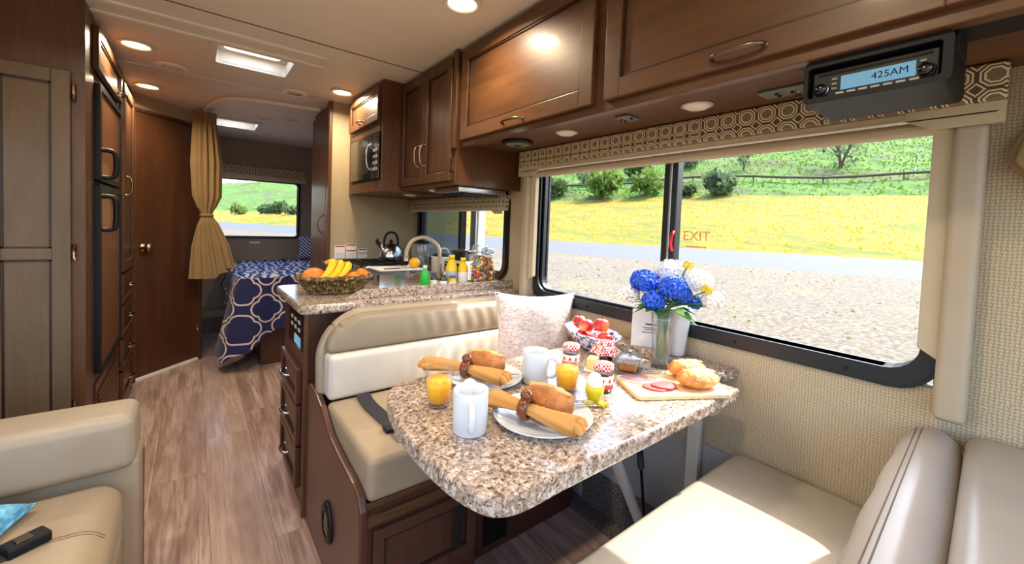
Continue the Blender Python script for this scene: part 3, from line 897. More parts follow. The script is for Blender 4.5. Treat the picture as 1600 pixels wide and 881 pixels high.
for t in range(-80, 36, 8):
    p = wpt(68, t); MB().cyl((p.x, p.y, p.z - .3), (p.x, p.y, p.z + .95), .09, n=6).build('post', 'fence_wood', fe, True)
for k, (n, t) in enumerate(((70, 17.5), (71, -15.5))):
    p = wpt(n, t); o = thing('utility_pole', ('slim grey pole standing above the fence near the bare tree', 'slim dark pole standing behind the young green tree')[k], 'pole', p)
    MB().cyl((0, 0, -.4), (0, 0, (2.6, 6.5)[k]), .06, n=8).build('shaft', ('steel_brushed', 'trunk_bark')[k], o)
    MB().cyl((0, 0, (2.6, 6.5)[k]), (0, 0, (2.7, 6.6)[k]), .09, n=8).build('cap', 'steel_brushed', o)
#PART3
# ------------------------------------------------------------------ cabinet helpers
def ubox(mb, axis, t0, t1, u0, u1, z0, z1, bev=0):
    if axis == 'x': return mb.box(t0, t1, u0, u1, z0, z1, bev)
    return mb.box(u0, u1, t0, t1, z0, z1, bev)
def bow(axis, t, sg, u, z, ln, horiz=True, out=.028, r=.0058):
    """bow handle on a face at t; sg = outward direction"""
    h = ln / 2; prof = [(-h, 0), (-h * .85, out * .7), (-h * .45, out), (0, out * 1.06), (h * .45, out), (h * .85, out * .7), (h, 0)]
    pts = []
    for a, o in prof:
        uu, zz = (u + a, z) if horiz else (u, z + a)
        pts.append((t + sg * o, uu, zz) if axis == 'x' else (uu, t + sg * o, zz))
    return MB().tube(catmull(pts, 3), r, 8)
def cab_door(parent, axis, t, sg, u0, u1, z0, z1, st=.055, th=.022, mat='walnut_v', rail='walnut_h', handle=None, name='door', midrail=None, hmat='copper', panelmat=None):
    mb = MB()
    ubox(mb, axis, t, t + sg * th, u0, u0 + st, z0, z1, .003); ubox(mb, axis, t, t + sg * th, u1 - st, u1, z0, z1, .003)
    ubox(mb, axis, t, t + sg * (th - .0005), u0 + st - .001, u1 - st + .001, z0, z0 + st, .003); ubox(mb, axis, t, t + sg * (th - .0005), u0 + st - .001, u1 - st + .001, z1 - st, z1, .003)
    if midrail: ubox(mb, axis, t, t + sg * (th - .0005), u0 + st - .001, u1 - st + .001, midrail[0], midrail[1], .003)
    d = mb.build(name, mat, parent, True)
    mb = MB(); ubox(mb, axis, t, t + sg * th * .45, u0 + st - .004, u1 - st + .004, z0 + st - .004, z1 - st + .004); mb.build('panel', panelmat or mat, d, True)
    mb = MB(); b = .007
    zs = [(z0 + st, z1 - st)] if not midrail else [(z0 + st, midrail[0]), (midrail[1], z1 - st)]
    for (za, zb) in zs:
        for (a0, a1, c0, c1) in ((u0 + st, u0 + st + b, za, zb), (u1 - st - b, u1 - st, za, zb), (u0 + st, u1 - st, za, za + b), (u0 + st, u1 - st, zb - b, zb)):
            ubox(mb, axis, t + sg * th * .4, t + sg * th * .72, a0, a1, c0, c1)
    mb.build('bead', 'wood_glaze', d, True)
    if handle:
        hu, hz, ln, hor = handle
        bow(axis, t + sg * th, sg, hu, hz, ln, hor).build('handle', hmat, d, True)
    return d
def downlight(loc, label, power=LAMP_W, col=(1.0, .80, .55), r=.058):
    t = thing('ceiling_lamp', label, 'lamp', (loc[0], loc[1], ZC - .014), group='recessed ceiling lamps')
    MB().lathe([(r, .014), (r + .016, .012), (r + .018, .004), (r + .012, 0), (r, .002), (r - .004, .008), (r - .004, .014)], n=32).build('trim_ring', 'white_plastic', t)
    MB().lathe([(0, .003), (r * .6, .0035), (r - .004, .008), (r - .004, .0135), (0, .0135)], n=32).build('lens', 'lamp_lens', t)
    ld = bpy.data.lights.new('lamp_light', 'AREA'); ld.shape = 'DISK'; ld.size = r * 2; ld.energy = power; ld.color = col; ld.spread = math.radians(160)
    lo = bpy.data.objects.new('lamp_light', ld); COL.objects.link(lo); lo.parent = t; lo.location = (0, 0, -.004)
    return t

# ------------------------------------------------------------------ left side: pantry, refrigerator wall
XF = -.366; YE = 2.477
pa = thing('pantry_cabinet', 'tall brown pantry cabinet with panelled door at the end of the refrigerator wall', 'cabinet', (-.6, YE, 0))
bx(XL + .004, XF, YE, YE + .1, 0, ZC - .003).build('body', 'walnut_v', pa, True)
cab_door(pa, 'y', YE, -1, -.65, -.406, .08, 1.843, .055, .02, 'walnut_grey', handle=None, midrail=(1.07, 1.116))
bx(XL + .004, -.655, YE - .012, YE, .05, 1.85, .003).build('side_panel', 'walnut_grey', pa, True)
for z in (.44, 1.10, 1.76):
    MB().tube([(-.398, YE - .014, z - .035), (-.398, YE - .014, z + .035)], .006, 8).build('hinge', 'copper', pa, True)

fc = thing('refrigerator_cabinet', 'tall dark wood housing around the refrigerator', 'cabinet', (-.65, 3.0, 0))
bx(XL + .004, XF - .004, YE + .101, 2.65, 0, ZC - .003).build('body', 'walnut_v', fc, True)
bx(XL + .004, XF - .004, 3.365, 4.03, 0, ZC - .003).build('body', 'walnut_v', fc, True)
bx(XL + .004, XF - .004, 2.65, 3.365, 0, .495).build('plinth', 'walnut_v', fc, True)
bx(XL + .004, XF - .004, 2.65, 3.365, 1.88, ZC - .003).build('top_box', 'walnut_v', fc, True)
bx(XF - .004, XF, YE + .101, 2.652, 0, ZC - .003).build('stile', 'walnut_v', fc, True)
bx(XF - .004, XF, 3.36, 3.46, 0, ZC - .003).build('stile', 'walnut_v', fc, True)
bx(XF - .004, XF, 3.99, 4.05, 0, ZC - .003).build('stile', 'walnut_v', fc, True)
cab_door(fc, 'x', XF, 1, 2.62, 3.37, 1.915, 2.105, .045, .022, handle=(3.24, 1.94, .09, True))
cab_door(fc, 'x', XF, 1, 3.47, 3.985, .90, 2.07, .06, .022, handle=(3.53, 1.44, .12, False))
dz = [(.70, .88), (.49, .68), (.28, .47), (.07, .26)]
for a, b in dz: cab_door(fc, 'x', XF, 1, 3.47, 3.985, a, b, .03, .02, name='drawer', handle=(3.73, (a + b) / 2, .09, True))
gr = bx(XF - .004, XF + .006, 2.66, 3.36, .06, .46, .003).build('grille', 'walnut_base', fc, True)
for i in range(12): bx(XF + .006, XF + .014, 2.70, 3.32, .09 + i * .028, .105 + i * .028, .002).build('slat', 'walnut_h', gr, True)
rf = thing('refrigerator', 'two-door refrigerator with wood panels and black edging', 'refrigerator', (XF, 3.0, .5))
bx(XF - .55, XF - .001, 2.656, 3.358, .50, 1.876, .003).build('body', 'black_plastic', rf, True)
for (a, b, hz) in ((.515, 1.40, (1.19, 1.345)), (1.415, 1.862, (1.435, 1.56))):
    dd = ring(MB(), 'x', XF, XF + .022, (2.66, 3.355, a, b, .01), (2.69, 3.325, a + .028, b - .028, .006)).build('door', 'metal_black', rf, True)
    bx(XF, XF + .014, 2.685, 3.33, a + .024, b - .024).build('panel', 'fridge_panel', dd, True)
    MB().tube(catmull([(XF + .018, 2.695, hz[0]), (XF + .05, 2.70, hz[0]), (XF + .068, 2.70, hz[0] + .02), (XF + .068, 2.70, hz[1] - .02), (XF + .05, 2.70, hz[1]), (XF + .018, 2.695, hz[1])], 4), .011, 8).build('handle', 'metal_black', dd, True)

# ------------------------------------------------------------------ overhead cabinets
XC = 1.05
oc = thing('overhead_cabinet', 'long dark wood overhead cabinet above the dinette window', 'cabinet', (1.25, .4, 1.66))
bx(XC, XW - .002, YF, 1.80, 1.685, ZC - .003).build('body', 'walnut_h', oc, True)
bx(XC - .002, XC + .03, YF, 1.80, 1.663, 1.70, .003).build('bottom_lip', 'walnut_h', oc, True)
cab_door(oc, 'x', XC, -1, .925, 1.775, 1.692, 2.13, .06, .022, 'walnut_h', handle=(1.345, 1.712, .13, True), hmat='bronze')
cab_door(oc, 'x', XC, -1, .06, .875, 1.692, 2.13, .06, .022, 'walnut_h', handle=(.465, 1.718, .125, True), hmat='bronze')
cab_door(oc, 'x', XC, -1, -.8, .015, 1.692, 2.13, .06, .022, 'walnut_h', handle=(-.4, 1.718, .125, True))
kc = thing('kitchen_cabinet', 'dark wood wall cabinet with two tall doors above the counter', 'cabinet', (1.25, 2.15, 1.48))
bx(XC - .012, XW - .004, 1.822, 2.488, 1.482, ZC - .003, .003).build('body', 'walnut_v', kc, True)
bx(XC - .03, XC - .012, 1.805, 1.838, 1.66, ZC - .004, .003).build('end_stile', 'walnut_v', kc, True)
cab_door(kc, 'x', XC - .012, -1, 1.85, 2.165, 1.50, 2.12, .05, .022, handle=(2.135, 1.66, .12, False))
cab_door(kc, 'x', XC - .012, -1, 2.172, 2.482, 1.50, 2.12, .05, .022, handle=(2.205, 1.66, .12, False))
for z in (1.58, 2.03): bx(XC - .034, XC - .012, 1.842, 1.849, z - .03, z + .03).build('hinge', 'copper', kc, True)
mc = thing('microwave_cabinet', 'dark wood cabinet holding the microwave oven', 'cabinet', (1.2, 2.8, 1.47))
bx(.905, XW - .004, 2.492, 2.515, 1.468, ZC - .003, .002).build('side_panel', 'walnut_v', mc, True)
bx(.93, XW - .004, 3.13, YK - .002, 1.468, ZC - .003).build('filler', 'walnut_v', mc, True)
bx(.905, XW - .004, 2.515, 3.13, 1.468, 1.535, .002).build('bottom_shelf', 'walnut_h', mc, True)
bx(.905, XW - .004, 2.515, 3.13, 1.885, ZC - .003, .002).build('top_box', 'walnut_h', mc, True)
cab_door(mc, 'x', .905, -1, 2.53, 3.12, 1.905, 2.12, .045, .022, handle=(2.83, 1.935, .09, True))
mw = thing('microwave_oven', 'black built-in microwave oven with vertical handle', 'microwave', (1.1, 2.8, 1.536))
bx(.912, 1.40, 2.52, 3.125, 1.537, 1.883, .002).build('body', 'black_plastic', mw, True)
bx(.902, .912, 2.53, 3.12, 1.84, 1.88, .002).build('vent_strip', 'walnut_base', mw, True)
dd = bx(.898, .912, 2.66, 3.115, 1.555, 1.835, .003).build('door', 'black_gloss', mw, True)
bx(.896, .899, 2.72, 3.07, 1.59, 1.80).build('door_window', 'lid_smoke', dd, True)
bow('x', .9, -1, 2.675, 1.69, .16, False, .03, .007).build('handle', 'steel', dd, True)
cp = bx(.898, .912, 2.53, 2.655, 1.545, 1.835, .002).build('control_panel', 'black_gloss', mw, True)
bx(.8965, .8985, 2.55, 2.64, 1.78, 1.815).build('display', 'lid_smoke', cp, True)
for i in range(4):
    for j in range(3): bx(.8965, .8985, 2.555 + j * .03, 2.575 + j * .03, 1.6 + i * .04, 1.618 + i * .04).build('button', 'paper_grey', cp, True)

# under-cabinet puck lamps, plates, speaker
def puck(x, y, z, label, r=.042):
    t = thing('puck_light', label, 'lamp', (x, y, z))
    MB().lathe([(0, -.012), (r * .7, -.012), (r, -.004), (r, 0), (0, 0)], n=28).build('lens', 'white_plastic', t)
    MB().lathe([(r, -.005), (r + .006, -.004), (r + .006, 0), (r, 0)], n=28).build('rim', 'cream_metal', t)
puck(1.235, 1.24, 1.685, 'unlit white puck light under the overhead cabinet near the round speaker')
puck(1.25, .68, 1.685, 'unlit white puck light under the overhead cabinet between two metal plates')
puck(1.15, 2.25, 1.482, 'unlit white puck light under the two-door kitchen cabinet')
puck(1.15, 2.62, 1.468, 'unlit white puck light under the microwave cabinet')
hd = thing('range_hood', 'low dark range hood under the two-door kitchen cabinet', 'range hood', (1.25, 2.03, 1.44))
bx(1.09, 1.40, 1.87, 2.15, 1.452, 1.4815, .006).build('body', 'steel_brushed', hd, True)
for i in range(5): bx(1.13, 1.36, 1.89 + i * .05, 1.92 + i * .05, 1.446, 1.452).build('slat', 'black_plastic', hd, True)
sp = thing('ceiling_speaker', 'oval grey speaker under the end of the overhead cabinet', 'speaker', (1.215, 1.545, 1.685))
MB().lathe([(0, -.02), (.05, -.02), (.066, -.014), (.07, 0), (0, 0)], n=32).build('grille', 'speaker_grey', sp)
MB().lathe([(.062, -.018), (.074, -.012), (.076, 0), (.07, 0)], n=32).build('rim', 'metal_black', sp)
MB().lathe([(0, -.024), (.018, -.022), (.02, -.018), (0, -.018)], n=20).build('badge', 'metal_black', sp)
def plate(x, y, label, jack):
    t = thing('outlet_plate', label, 'outlet', (x, y, 1.685))
    bx(-.035, .035, -.055 if jack else -.028, .055 if jack else .028, -.008, 0, .003).build('plate', 'speaker_grey', t)
    for (px_, py_) in ((-.01, .015), (.012, .015), (0, -.02)): MB().cyl((px_, py_, -.012), (px_, py_, -.007), .005, n=10).build('socket', 'black_plastic', t)
    if jack: MB().cyl((.012, -.03, -.024), (.012, -.03, -.007), .006, n=10).build('antenna_jack', 'copper', t)
plate(1.215, .92, 'small bronze plate under the overhead cabinet between the puck lights', False)
plate(1.285, .45, 'bronze outlet plate with aerial socket beside the hanging radio', True)

# radio
rd = thing('radio', 'black radio in a hanging case with lit blue display', 'radio', (1.2, .22, 1.58))
x0, x1, y0, y1, z0, z1 = 1.075, 1.25, .108, .335, 1.572, 1.6625
ring(MB(), 'x', x0 - .012, x1, (y0, y1, z0, z1, .012), (y0 + .014, y1 - .008, z0 + .012, z1 - .014, .006)).build('case', 'black_plastic', rd, True)
bx(x1 - .004, x1, y0 + .01, y1 - .005, z0 + .01, z1 - .01).build('back_plate', 'black_plastic', rd, True)
fpz0, fpz1, fy0, fy1 = z0 + .012, z1 - .02, y0 + .018, y1 - .012
face = bx(x0 + .004, x0 + .03, fy0, fy1, fpz0, fpz1, .003).build('face', 'metal_black', rd, True)
bx(x0 + .002, x0 + .006, .158, .272, fpz0 + .012, fpz1 - .018).build('display', 'display_blue', face, True)
text('display_text', '425AM', .019, 'display_text', rd, (x0 + .0014, .195, (fpz0 + fpz1) / 2 - .003), (PI / 2, 0, -PI / 2), .0002)
bx(x0 + .0025, x0 + .005, fy0 + .01, fy1 - .01, fpz1 - .011, fpz1 - .006).build('disc_slot', 'black_gloss', face, True)
for yy in (fy0 + .018, fy1 - .018):
    MB().lathe([(0, .016), (.010, .015), (.012, .004), (.014, 0), (0, 0)], n=20).build('knob', 'black_gloss', face, False, (x0 + .004 - root_world(face).x, yy - root_world(face).y, fpz0 + .018 - root_world(face).z), (0, -PI / 2, 0))
    MB().lathe([(.011, .006), (.013, .005), (.015, 0), (.011, 0)], n=20).build('knob_ring', 'steel_brushed', face, False, (x0 + .004 - root_world(face).x, yy - root_world(face).y, fpz0 + .018 - root_world(face).z), (0, -PI / 2, 0))
for i in range(7): bx(x0 + .001, x0 + .005, .152 + i * .019, .166 + i * .019, fpz0 + .003, fpz0 + .008, .001).build('button', 'paper_grey', face, True)
for yy in (.148, .283):
    for i in range(3): bx(x0 + .001, x0 + .005, yy - .005, yy + .005, fpz0 + .014 + i * .010, fpz0 + .02 + i * .010, .001).build('button', 'speaker_grey', face, True)
bx(1.085, 1.20, y0 - .075, y0 + .004, 1.676, 1.6855, .002).build('bracket', 'metal_black', rd, True)
bx(1.085, 1.20, y0 - .004, y0 + .001, 1.63, 1.6855, .001).build('bracket', 'metal_black', rd, True)
bx(1.085, 1.20, y1, y1 + .03, 1.676, 1.6855, .002).build('bracket', 'metal_black', rd, True)
bx(1.10, 1.14, y0, y1, 1.658, 1.6855).build('hanger', 'metal_black', rd, True)

# ------------------------------------------------------------------ valances, window trims, shades
def valance(name, label, axis, t, w0, y0, y1, zt, zb, plain_h, drop, endw):
    o = thing(name, label, 'valance', (t, (y0 + y1) / 2, zb) if axis == 'x' else ((y0 + y1) / 2, t, zb))
    zp = zb + plain_h
    def bb(t0, t1, a, b, c, d_, bev=.004): return ubox(MB(), axis, t0, t1, a, b, c, d_, bev)
    bb(t, w0, y0, y1, zp, zt, .006).build('printed_front', 'valance_fabric', o, True)
    bb(t + .004, w0, y0 + .004, y1 - .004, zb, zp).build('plain_band', 'valance_vinyl', o, True)
    bb(t + .002, t + .012, y0 + .01, y1 - .01, zb - .004, zb + .003, .002).build('edge_piping', 'ceiling_trim', o, True)
    for (a, b, c) in ((y0, y0 + endw, 1), (y1 - endw, y1, -1)):
        poly = [(a, zp), (b, zp), (b, zb), (b - endw * .3 if c > 0 else b, zb - drop) if c > 0 else (b, zb - drop), (a, zb - drop)] if c > 0 else [(b, zp), (a, zp), (a, zb), (a + endw * .3, zb - drop), (b, zb - drop)]
        MB().prism(poly, axis, t + .002, t + .013).build('end_drop', 'valance_vinyl', o, True)
    return o
valance('window_valance', 'octagon-print valance over the large dinette window', 'x', 1.385, XW - .001, .055, 1.745, 1.683, 1.575, .022, .026, .16)
valance('window_valance', 'octagon-print valance over the kitchen window', 'x', 1.40, XW - .001, 1.915, 3.2, 1.465, 1.370, .02, .02, .10)
valance('window_valance', 'dotted print valance over the bedroom window', 'y', YR - .07, YR - .001, .13, 1.07, 1.845, 1.70, .05, .01, .05)
def side_trim(y0, y1, z0, z1, label, flap):
    o = thing('window_side_trim', label, 'window trim', (1.43, (y0 + y1) / 2, z0))
    MB().rbox(1.39, XW - .002, y0, y1, z0, z1, .014, 3, 3).build('padded_board', 'trim_vinyl', o, True)
    if flap:
        f0, f1 = flap
        poly = [(f0, 1.56), (f1, 1.56), (f1, 1.02), (f0, .995)] if f1 > f0 else [(f0, 1.56), (f1, 1.56), (f1, 1.02), (f0, .995)]
        MB().prism(poly, 'x', 1.415, 1.44, .003).build('shade_guide', 'valance_vinyl', o, True)
    return o
side_trim(.078, .132, .86, 1.553, 'tan padded trim board at the cab end of the dinette window', (.13, .168))
side_trim(1.665, 1.715, .90, 1.553, 'tan padded trim board between the kitchen and dinette windows', (1.667, 1.632))
sh = thing('roller_shade', 'rolled tan shade above the large dinette window', 'shade', (1.44, .9, 1.545))
bx(1.41, XW - .0195, .14, 1.66, 1.545, 1.5755, .006).build('cassette', 'valance_vinyl', sh, True)
bx(1.40, 1.412, .16, 1.64, 1.551, 1.566, .004).build('bottom_bar', 'trim_vinyl', sh, True)

# gathered curtain tucked at the end of the dinette wall, toward the cab
mb = MB()
CCT = [(0, (-.085, .03)), (.25, (-.075, .05)), (.55, (-.055, .085)), (.72, (-.05, .09)), (.86, (-.05, .06)), (.93, (-.052, .03)), (1, (-.055, .05))]
def cf(u, v):
    a = 2 * PI * u; z = 1.68 - .30 * v; yc = interp([(k_, q_[0]) for k_, q_ in CCT], v); r_ = interp([(k_, q_[1]) for k_, q_ in CCT], v); k = 1 + .14 * math.cos(11 * a + 3 * v)
    return (1.432 + .45 * r_ * math.cos(a) * k * .75, yc + r_ * math.sin(a) * k, z)
mb.grid(cf, 88, 24, closeu=True)
cc = thing('cab_curtain', 'gathered tan curtain tied back at the cab end of the dinette wall', 'curtain', (1.43, -.05, 1.4))
mb.build('drape', 'curtain_fabric', cc, True)
MB().tube([(1.432 + .012 * math.cos(a), -.052 + .034 * math.sin(a), 1.401) for a in [2 * PI * i / 16 for i in range(17)]], .008, 6).build('tie', 'curtain_fabric', cc, True)
#PART4
# ------------------------------------------------------------------ ceiling lamps and vents
downlight((-.247, 2.92), 'lit recessed ceiling lamp beside the refrigerator housing')
downlight((-.262, 3.80), 'lit recessed ceiling lamp near the angled bathroom door')
downlight((.785, 2.95), 'lit recessed ceiling lamp in front of the microwave cabinet')
downlight((.822, 1.43), 'lit recessed ceiling lamp beside the long overhead cabinet')
downlight((-.45, 1.45), 'unseen recessed ceiling lamp above the sofa, added as fill light')  # out of view, added to brighten the interior
downlight((.25, .35), 'unseen recessed ceiling lamp above the cab end of the aisle, added as fill light')  # second added fill lamp, overhead and outside the view
def vent(x, y, label, r=.07, slats=True):
    t = thing('ceiling_vent', label, 'vent', (x, y, ZC))
    MB().lathe([(r * .62, -.006), (r * .8, -.012), (r, -.013), (r + .012, -.005), (r + .012, 0), (r * .62, 0)], n=28).build('ring', 'ceiling_trim', t)
    MB().lathe([(0, -.003), (r * .62, -.003), (r * .62, 0), (0, 0)], n=28).build('core', 'black_plastic' if slats else 'ceiling_trim', t)
    if slats:
        for i in range(3):
            yy = (i - 1) * r * .32; w_ = math.sqrt(max(0, (r * .6) ** 2 - yy * yy))
            bx(-w_, w_, yy - .003, yy + .003, -.007, -.003).build('slat', 'ceiling_trim', t)
vent(-.118, 3.215, 'round white ceiling vent beside the aisle lamps')
vent(.548, 3.225, 'round white ceiling vent near the wardrobe', slats=False)
vent(.475, 4.27, 'round white ceiling vent in the bedroom')
vent(.67, 4.13, 'round white bedroom ceiling lamp, unlit, near the wardrobe', .05, False)
vent(.68, 4.93, 'round white bedroom ceiling lamp, unlit, near the rear wall', .05, False)
vent(.5, 4.98, 'flat white ceiling cover beside the bedroom skylight', .06, False)

# ------------------------------------------------------------------ kitchen
kb = thing('peninsula_cabinet', 'dark wood peninsula cabinet with three drawers under the granite counter', 'cabinet', (.6, 2.05, 0))
bx(.378, 1.44, 1.868, 2.40, 0, .884, .003).build('body', 'walnut_base', kb, True)
bx(.365, .385, 1.858, 1.876, 0, .884, .004).build('corner_post', 'walnut_v', kb, True)
for a, b in ((.46, .615), (.27, .445), (.08, .26)):
    cab_door(kb, 'x', .378, -1, 1.955, 2.36, a, b, .028, .022, 'walnut_base', name='drawer', handle=(2.15, (a + b) / 2 + .01, .10, True), hmat='steel')
cpn = bx(.372, .378, 1.955, 2.24, .69, .85, .002).build('control_panel', 'black_gloss', kb, True)
for i in range(3):
    for j in range(2): bx(.3695, .3725, 1.985 + i * .08, 2.02 + i * .08, .77 + j * .035, .785 + j * .035, .001).build('switch', 'paper_grey', cpn, True)
bx(.3695, .3725, 1.975, 2.1, .705, .745).build('display', 'display_blue', cpn, True)
bc = thing('base_cabinet', 'dark wood kitchen base cabinet under the stove', 'cabinet', (1.1, 2.8, 0))
bx(.86, XW - .004, 2.402, YK - .003, 0, .884).build('body', 'walnut_base', bc, True)
cab_door(bc, 'x', .86, -1, 2.45, 2.80, .1, .86, .05, .022, 'walnut_base', handle=(2.76, .7, .1, False))
cab_door(bc, 'x', .86, -1, 2.83, 3.2, .1, .86, .05, .022, 'walnut_base', handle=(2.87, .7, .1, False))
ct = thing('countertop', 'speckled beige granite countertop with a low splash edge', 'countertop', (.9, 2.1, .885))
poly = [(.375, 1.792), (XW - .003, 1.792), (XW - .003, YK - .003), (.83, YK - .003), (.83, 2.42), (.36, 2.42), (.335, 2.395), (.335, 1.832), (.347, 1.804)]
MB().prism(poly, 'z', .885, .925, .012, 3).build('slab', 'granite', ct, True)
MB().prism([(.525, .925), (XW - .004, .925), (XW - .004, .966), (.60, .966)], 'y', 1.862, 1.882, .003).build('splash_edge', 'granite', ct, True)
bx(XW - .02, XW - .0035, 1.9, YK - .005, .925, .955, .002).build('wall_splash', 'granite', ct, True)

sv = thing('gas_stove', 'gas stove top with black grates beside the kitchen partition', 'stove', (1.1, 2.98, .925))
bx(.86, 1.38, 2.74, 3.215, .925, .94, .006).build('tray', 'black_gloss', sv, True)
bx(.845, .862, 2.74, 3.215, .925, .945, .003).build('front_panel', 'steel_brushed', sv, True)
for i in range(4): MB().cyl((.836, 2.80 + i * .115, .937), (.846, 2.80 + i * .115, .937), .010, n=14).build('knob', 'black_plastic', sv, True)
for (bx_, by_, r_) in ((.98, 2.87, .045), (1.25, 2.87, .04), (1.1, 3.09, .05)):
    MB().lathe([(0, .03), (r_ * .6, .03), (r_ * .7, .02), (r_, .015), (r_, 0)], (bx_, by_, .94), 20).build('burner', 'steel_brushed', sv, True)
for gy in (2.775, 2.99):
    mb = MB()
    for k_ in range(7): mb.box(.88 + k_ * .0783, .888 + k_ * .0783, gy, gy + .2, .975, .985, .002)
    for yy in (gy, gy + .1, gy + .192): mb.box(.88, 1.358, yy, yy + .008, .973, .983, .002)
    for (xx, yy) in ((.882, gy), (1.35, gy), (.882, gy + .19), (1.35, gy + .19)): mb.box(xx, xx + .008, yy, yy + .008, .94, .975)
    mb.build('grate', 'metal_black', sv, True)
ke = thing('kettle', 'shiny steel whistling kettle with black arched handle on the stove', 'kettle', (1.2, 3.06, .985), .3)
MB().lathe([(0, 0), (.085, 0), (.092, .008), (.093, .03), (.087, .065), (.07, .098), (.045, .118), (.03, .124), (0, .126)], n=36).build('body', 'steel', ke)
MB().lathe([(0, .155), (.011, .152), (.014, .142), (.008, .132), (.02, .126), (0, .124)], n=18).build('lid_knob', 'black_plastic', ke)
MB().tube(catmull([(-.062, 0, .105), (-.064, 0, .15), (-.045, 0, .195), (0, 0, .212), (.045, 0, .195), (.064, 0, .15), (.062, 0, .105)], 5), .0085, 8).build('handle', 'black_plastic', ke)
MB().tube([(-.07, 0, .08), (-.105, 0, .115), (-.118, 0, .13)], [.02, .014, .012], 12).build('spout', 'steel', ke)
MB().tube([(-.112, 0, .122), (-.13, 0, .145), (-.122, 0, .165)], [.015, .014, .004], 10).build('spout_cap', 'black_plastic', ke)

sk = thing('sink', 'stainless steel sink set in the kitchen counter', 'sink', (1.0, 2.42, .925))
ring(MB(), 'z', .925, .982, (.78, 1.16, 2.2, 2.56, .05), (.80, 1.14, 2.22, 2.54, .04)).build('rim', 'steel', sk, True)
bx(.802, 1.138, 2.222, 2.538, .927, .932).build('basin', 'steel_brushed', sk, True)
MB().lathe([(0, .003), (.025, .003), (.03, 0)], (.97, 2.38, .932), 20).build('drain', 'metal_black', sk, True)
cb = thing('sink_cover', 'white board lying over the sink', 'cutting board', (1.0, 2.45, .9825))
MB().prism(rrect(.86, 1.15, 2.36, 2.57, .02), 'z', .982, .991, .002).build('board', 'white_plastic', cb, True)
bx(.9, 1.0, 2.39, 2.405, .991, .996, .002).build('grip', 'black_plastic', cb, True)

fa = thing('kitchen_faucet', 'tall arched faucet with brushed nickel finish behind the splash edge', 'faucet', (1.235, 2.33, .925))
MB().lathe([(0, 0), (.03, 0), (.03, .012), (.018, .02), (.016, .04)], n=20).build('base', 'cream_metal', fa)
MB().tube(catmull([(0, 0, .02), (0, 0, .16), (-.02, .01, .22), (-.085, .045, .262), (-.15, .08, .24), (-.18, .095, .18), (-.183, .097, .14)], 6), .0125, 10).build('spout', 'cream_metal', fa)
MB().cyl((-.183, .097, .145), (-.184, .098, .11), .015, .013, n=12).build('nozzle', 'cream_metal', fa)
MB().tube(catmull([(.012, -.055, 0), (.012, -.055, .045), (.016, -.066, .075), (.026, -.078, .095)], 4), [.014] * 5 + [.009] * 8, 8).build('lever', 'steel', fa)

for i, (xx, w_, h_, lab) in enumerate(((.835, .075, .1, 'white warning sticker with red heading nearest the wardrobe post'), (.92, .075, .11, 'white warning sticker with red heading and red band on the partition'), (1.008, .07, .075, 'short white sticker with red band above the stove'))):
    t = thing('wall_sticker', lab, 'sticker', (xx, YK, .985))
    bx(0, w_, -.002, -.0004, 0, h_).build('paper', 'paper_white', t)
    bx(.004, w_ - .004, -.0026, -.002, h_ - .014, h_ - .004).build('heading', 'paper_red', t)
    if i: bx(.002, w_ - .002, -.0026, -.002, h_ * .48, h_ * .56).build('red_band', 'paper_red', t)
    for k_ in range(4): bx(.008, w_ - .01, -.0025, -.002, .01 + k_ * .009, .013 + k_ * .009).build('print_line', 'paper_grey', t)

# ------------------------------------------------------------------ dinette: rear bench
rb = thing('dinette_bench', 'beige leather dinette bench backing onto the kitchen peninsula', 'bench', (.9, 1.5, 0))
XB0, XB1 = .40, XW - .014
prof = [(1.854, 0), (1.854, .56), (1.838, .59), (1.80, .60), (1.70, .595), (1.62, .575), (1.55, .54), (1.48, .515), (1.35, .50), (1.22, .49), (1.165, .475), (1.143, .44), (1.138, .40), (1.138, 0)]
MB().prism(prof, 'x', .378, .402, .006, 2).build('side_panel', 'walnut_base', rb, True)
mb = MB(); mb.lathe([(.036, .012), (.054, .012), (.06, .006), (.06, 0), (.036, 0)], n=28, sx=1.2, sy=1.0)
v_ = mb.build('round_vent', 'metal_black', rb, False, (.378 - .9, 1.475 - 1.5, .215), (0, -PI / 2, 0))
MB().lathe([(0, .003), (.038, .003), (.038, 0)], n=24).build('vent_mesh', 'black_plastic', v_)
for i in range(6): bx(-.036 + i * .0135, -.030 + i * .0135, -.027, .027, .003, .010, .001).build('slat', 'bronze', v_)
bx(XB0, .80, 1.175, 1.852, 0, .435, .003).build('base', 'walnut_base', rb, True)
bx(.80, 1.375, 1.25, 1.852, 0, .435, .003).build('base_recessed', 'walnut_base', rb, True)
bx(XB0, 1.40, 1.158, 1.178, .375, .405, .003).build('rail', 'walnut_x', rb, True)
bx(XB0, 1.40, 1.165, 1.178, .425, .444, .003).build('rail', 'walnut_x', rb, True)
dd = cab_door(rb, 'y', 1.175, -1, .425, .79, .135, .355, .035, .018, 'walnut_base', handle=None)
bx(.70, .735, 1.155, 1.161, .175, .325, .002).build('mesh_vent', 'dark_mesh', dd, True)
mb = MB(); mb.lathe([(0, .003), (.016, .003), (.018, 0)], n=20); mb.build('badge', 'badge_blue', dd, False, (.51 - .9, 1.157 - 1.5, .19), (PI / 2, 0, 0))
ou = bx(.885, 1.0, 1.243, 1.25, .035, .20, .003).build('power_panel', 'black_plastic', rb, True)
bx(.91, .975, 1.241, 1.243, .135, .175).build('socket', 'dark_mesh', ou, True)
bx(.92, .935, 1.2395, 1.242, .155, .163).build('indicator', 'led_green', ou, True)
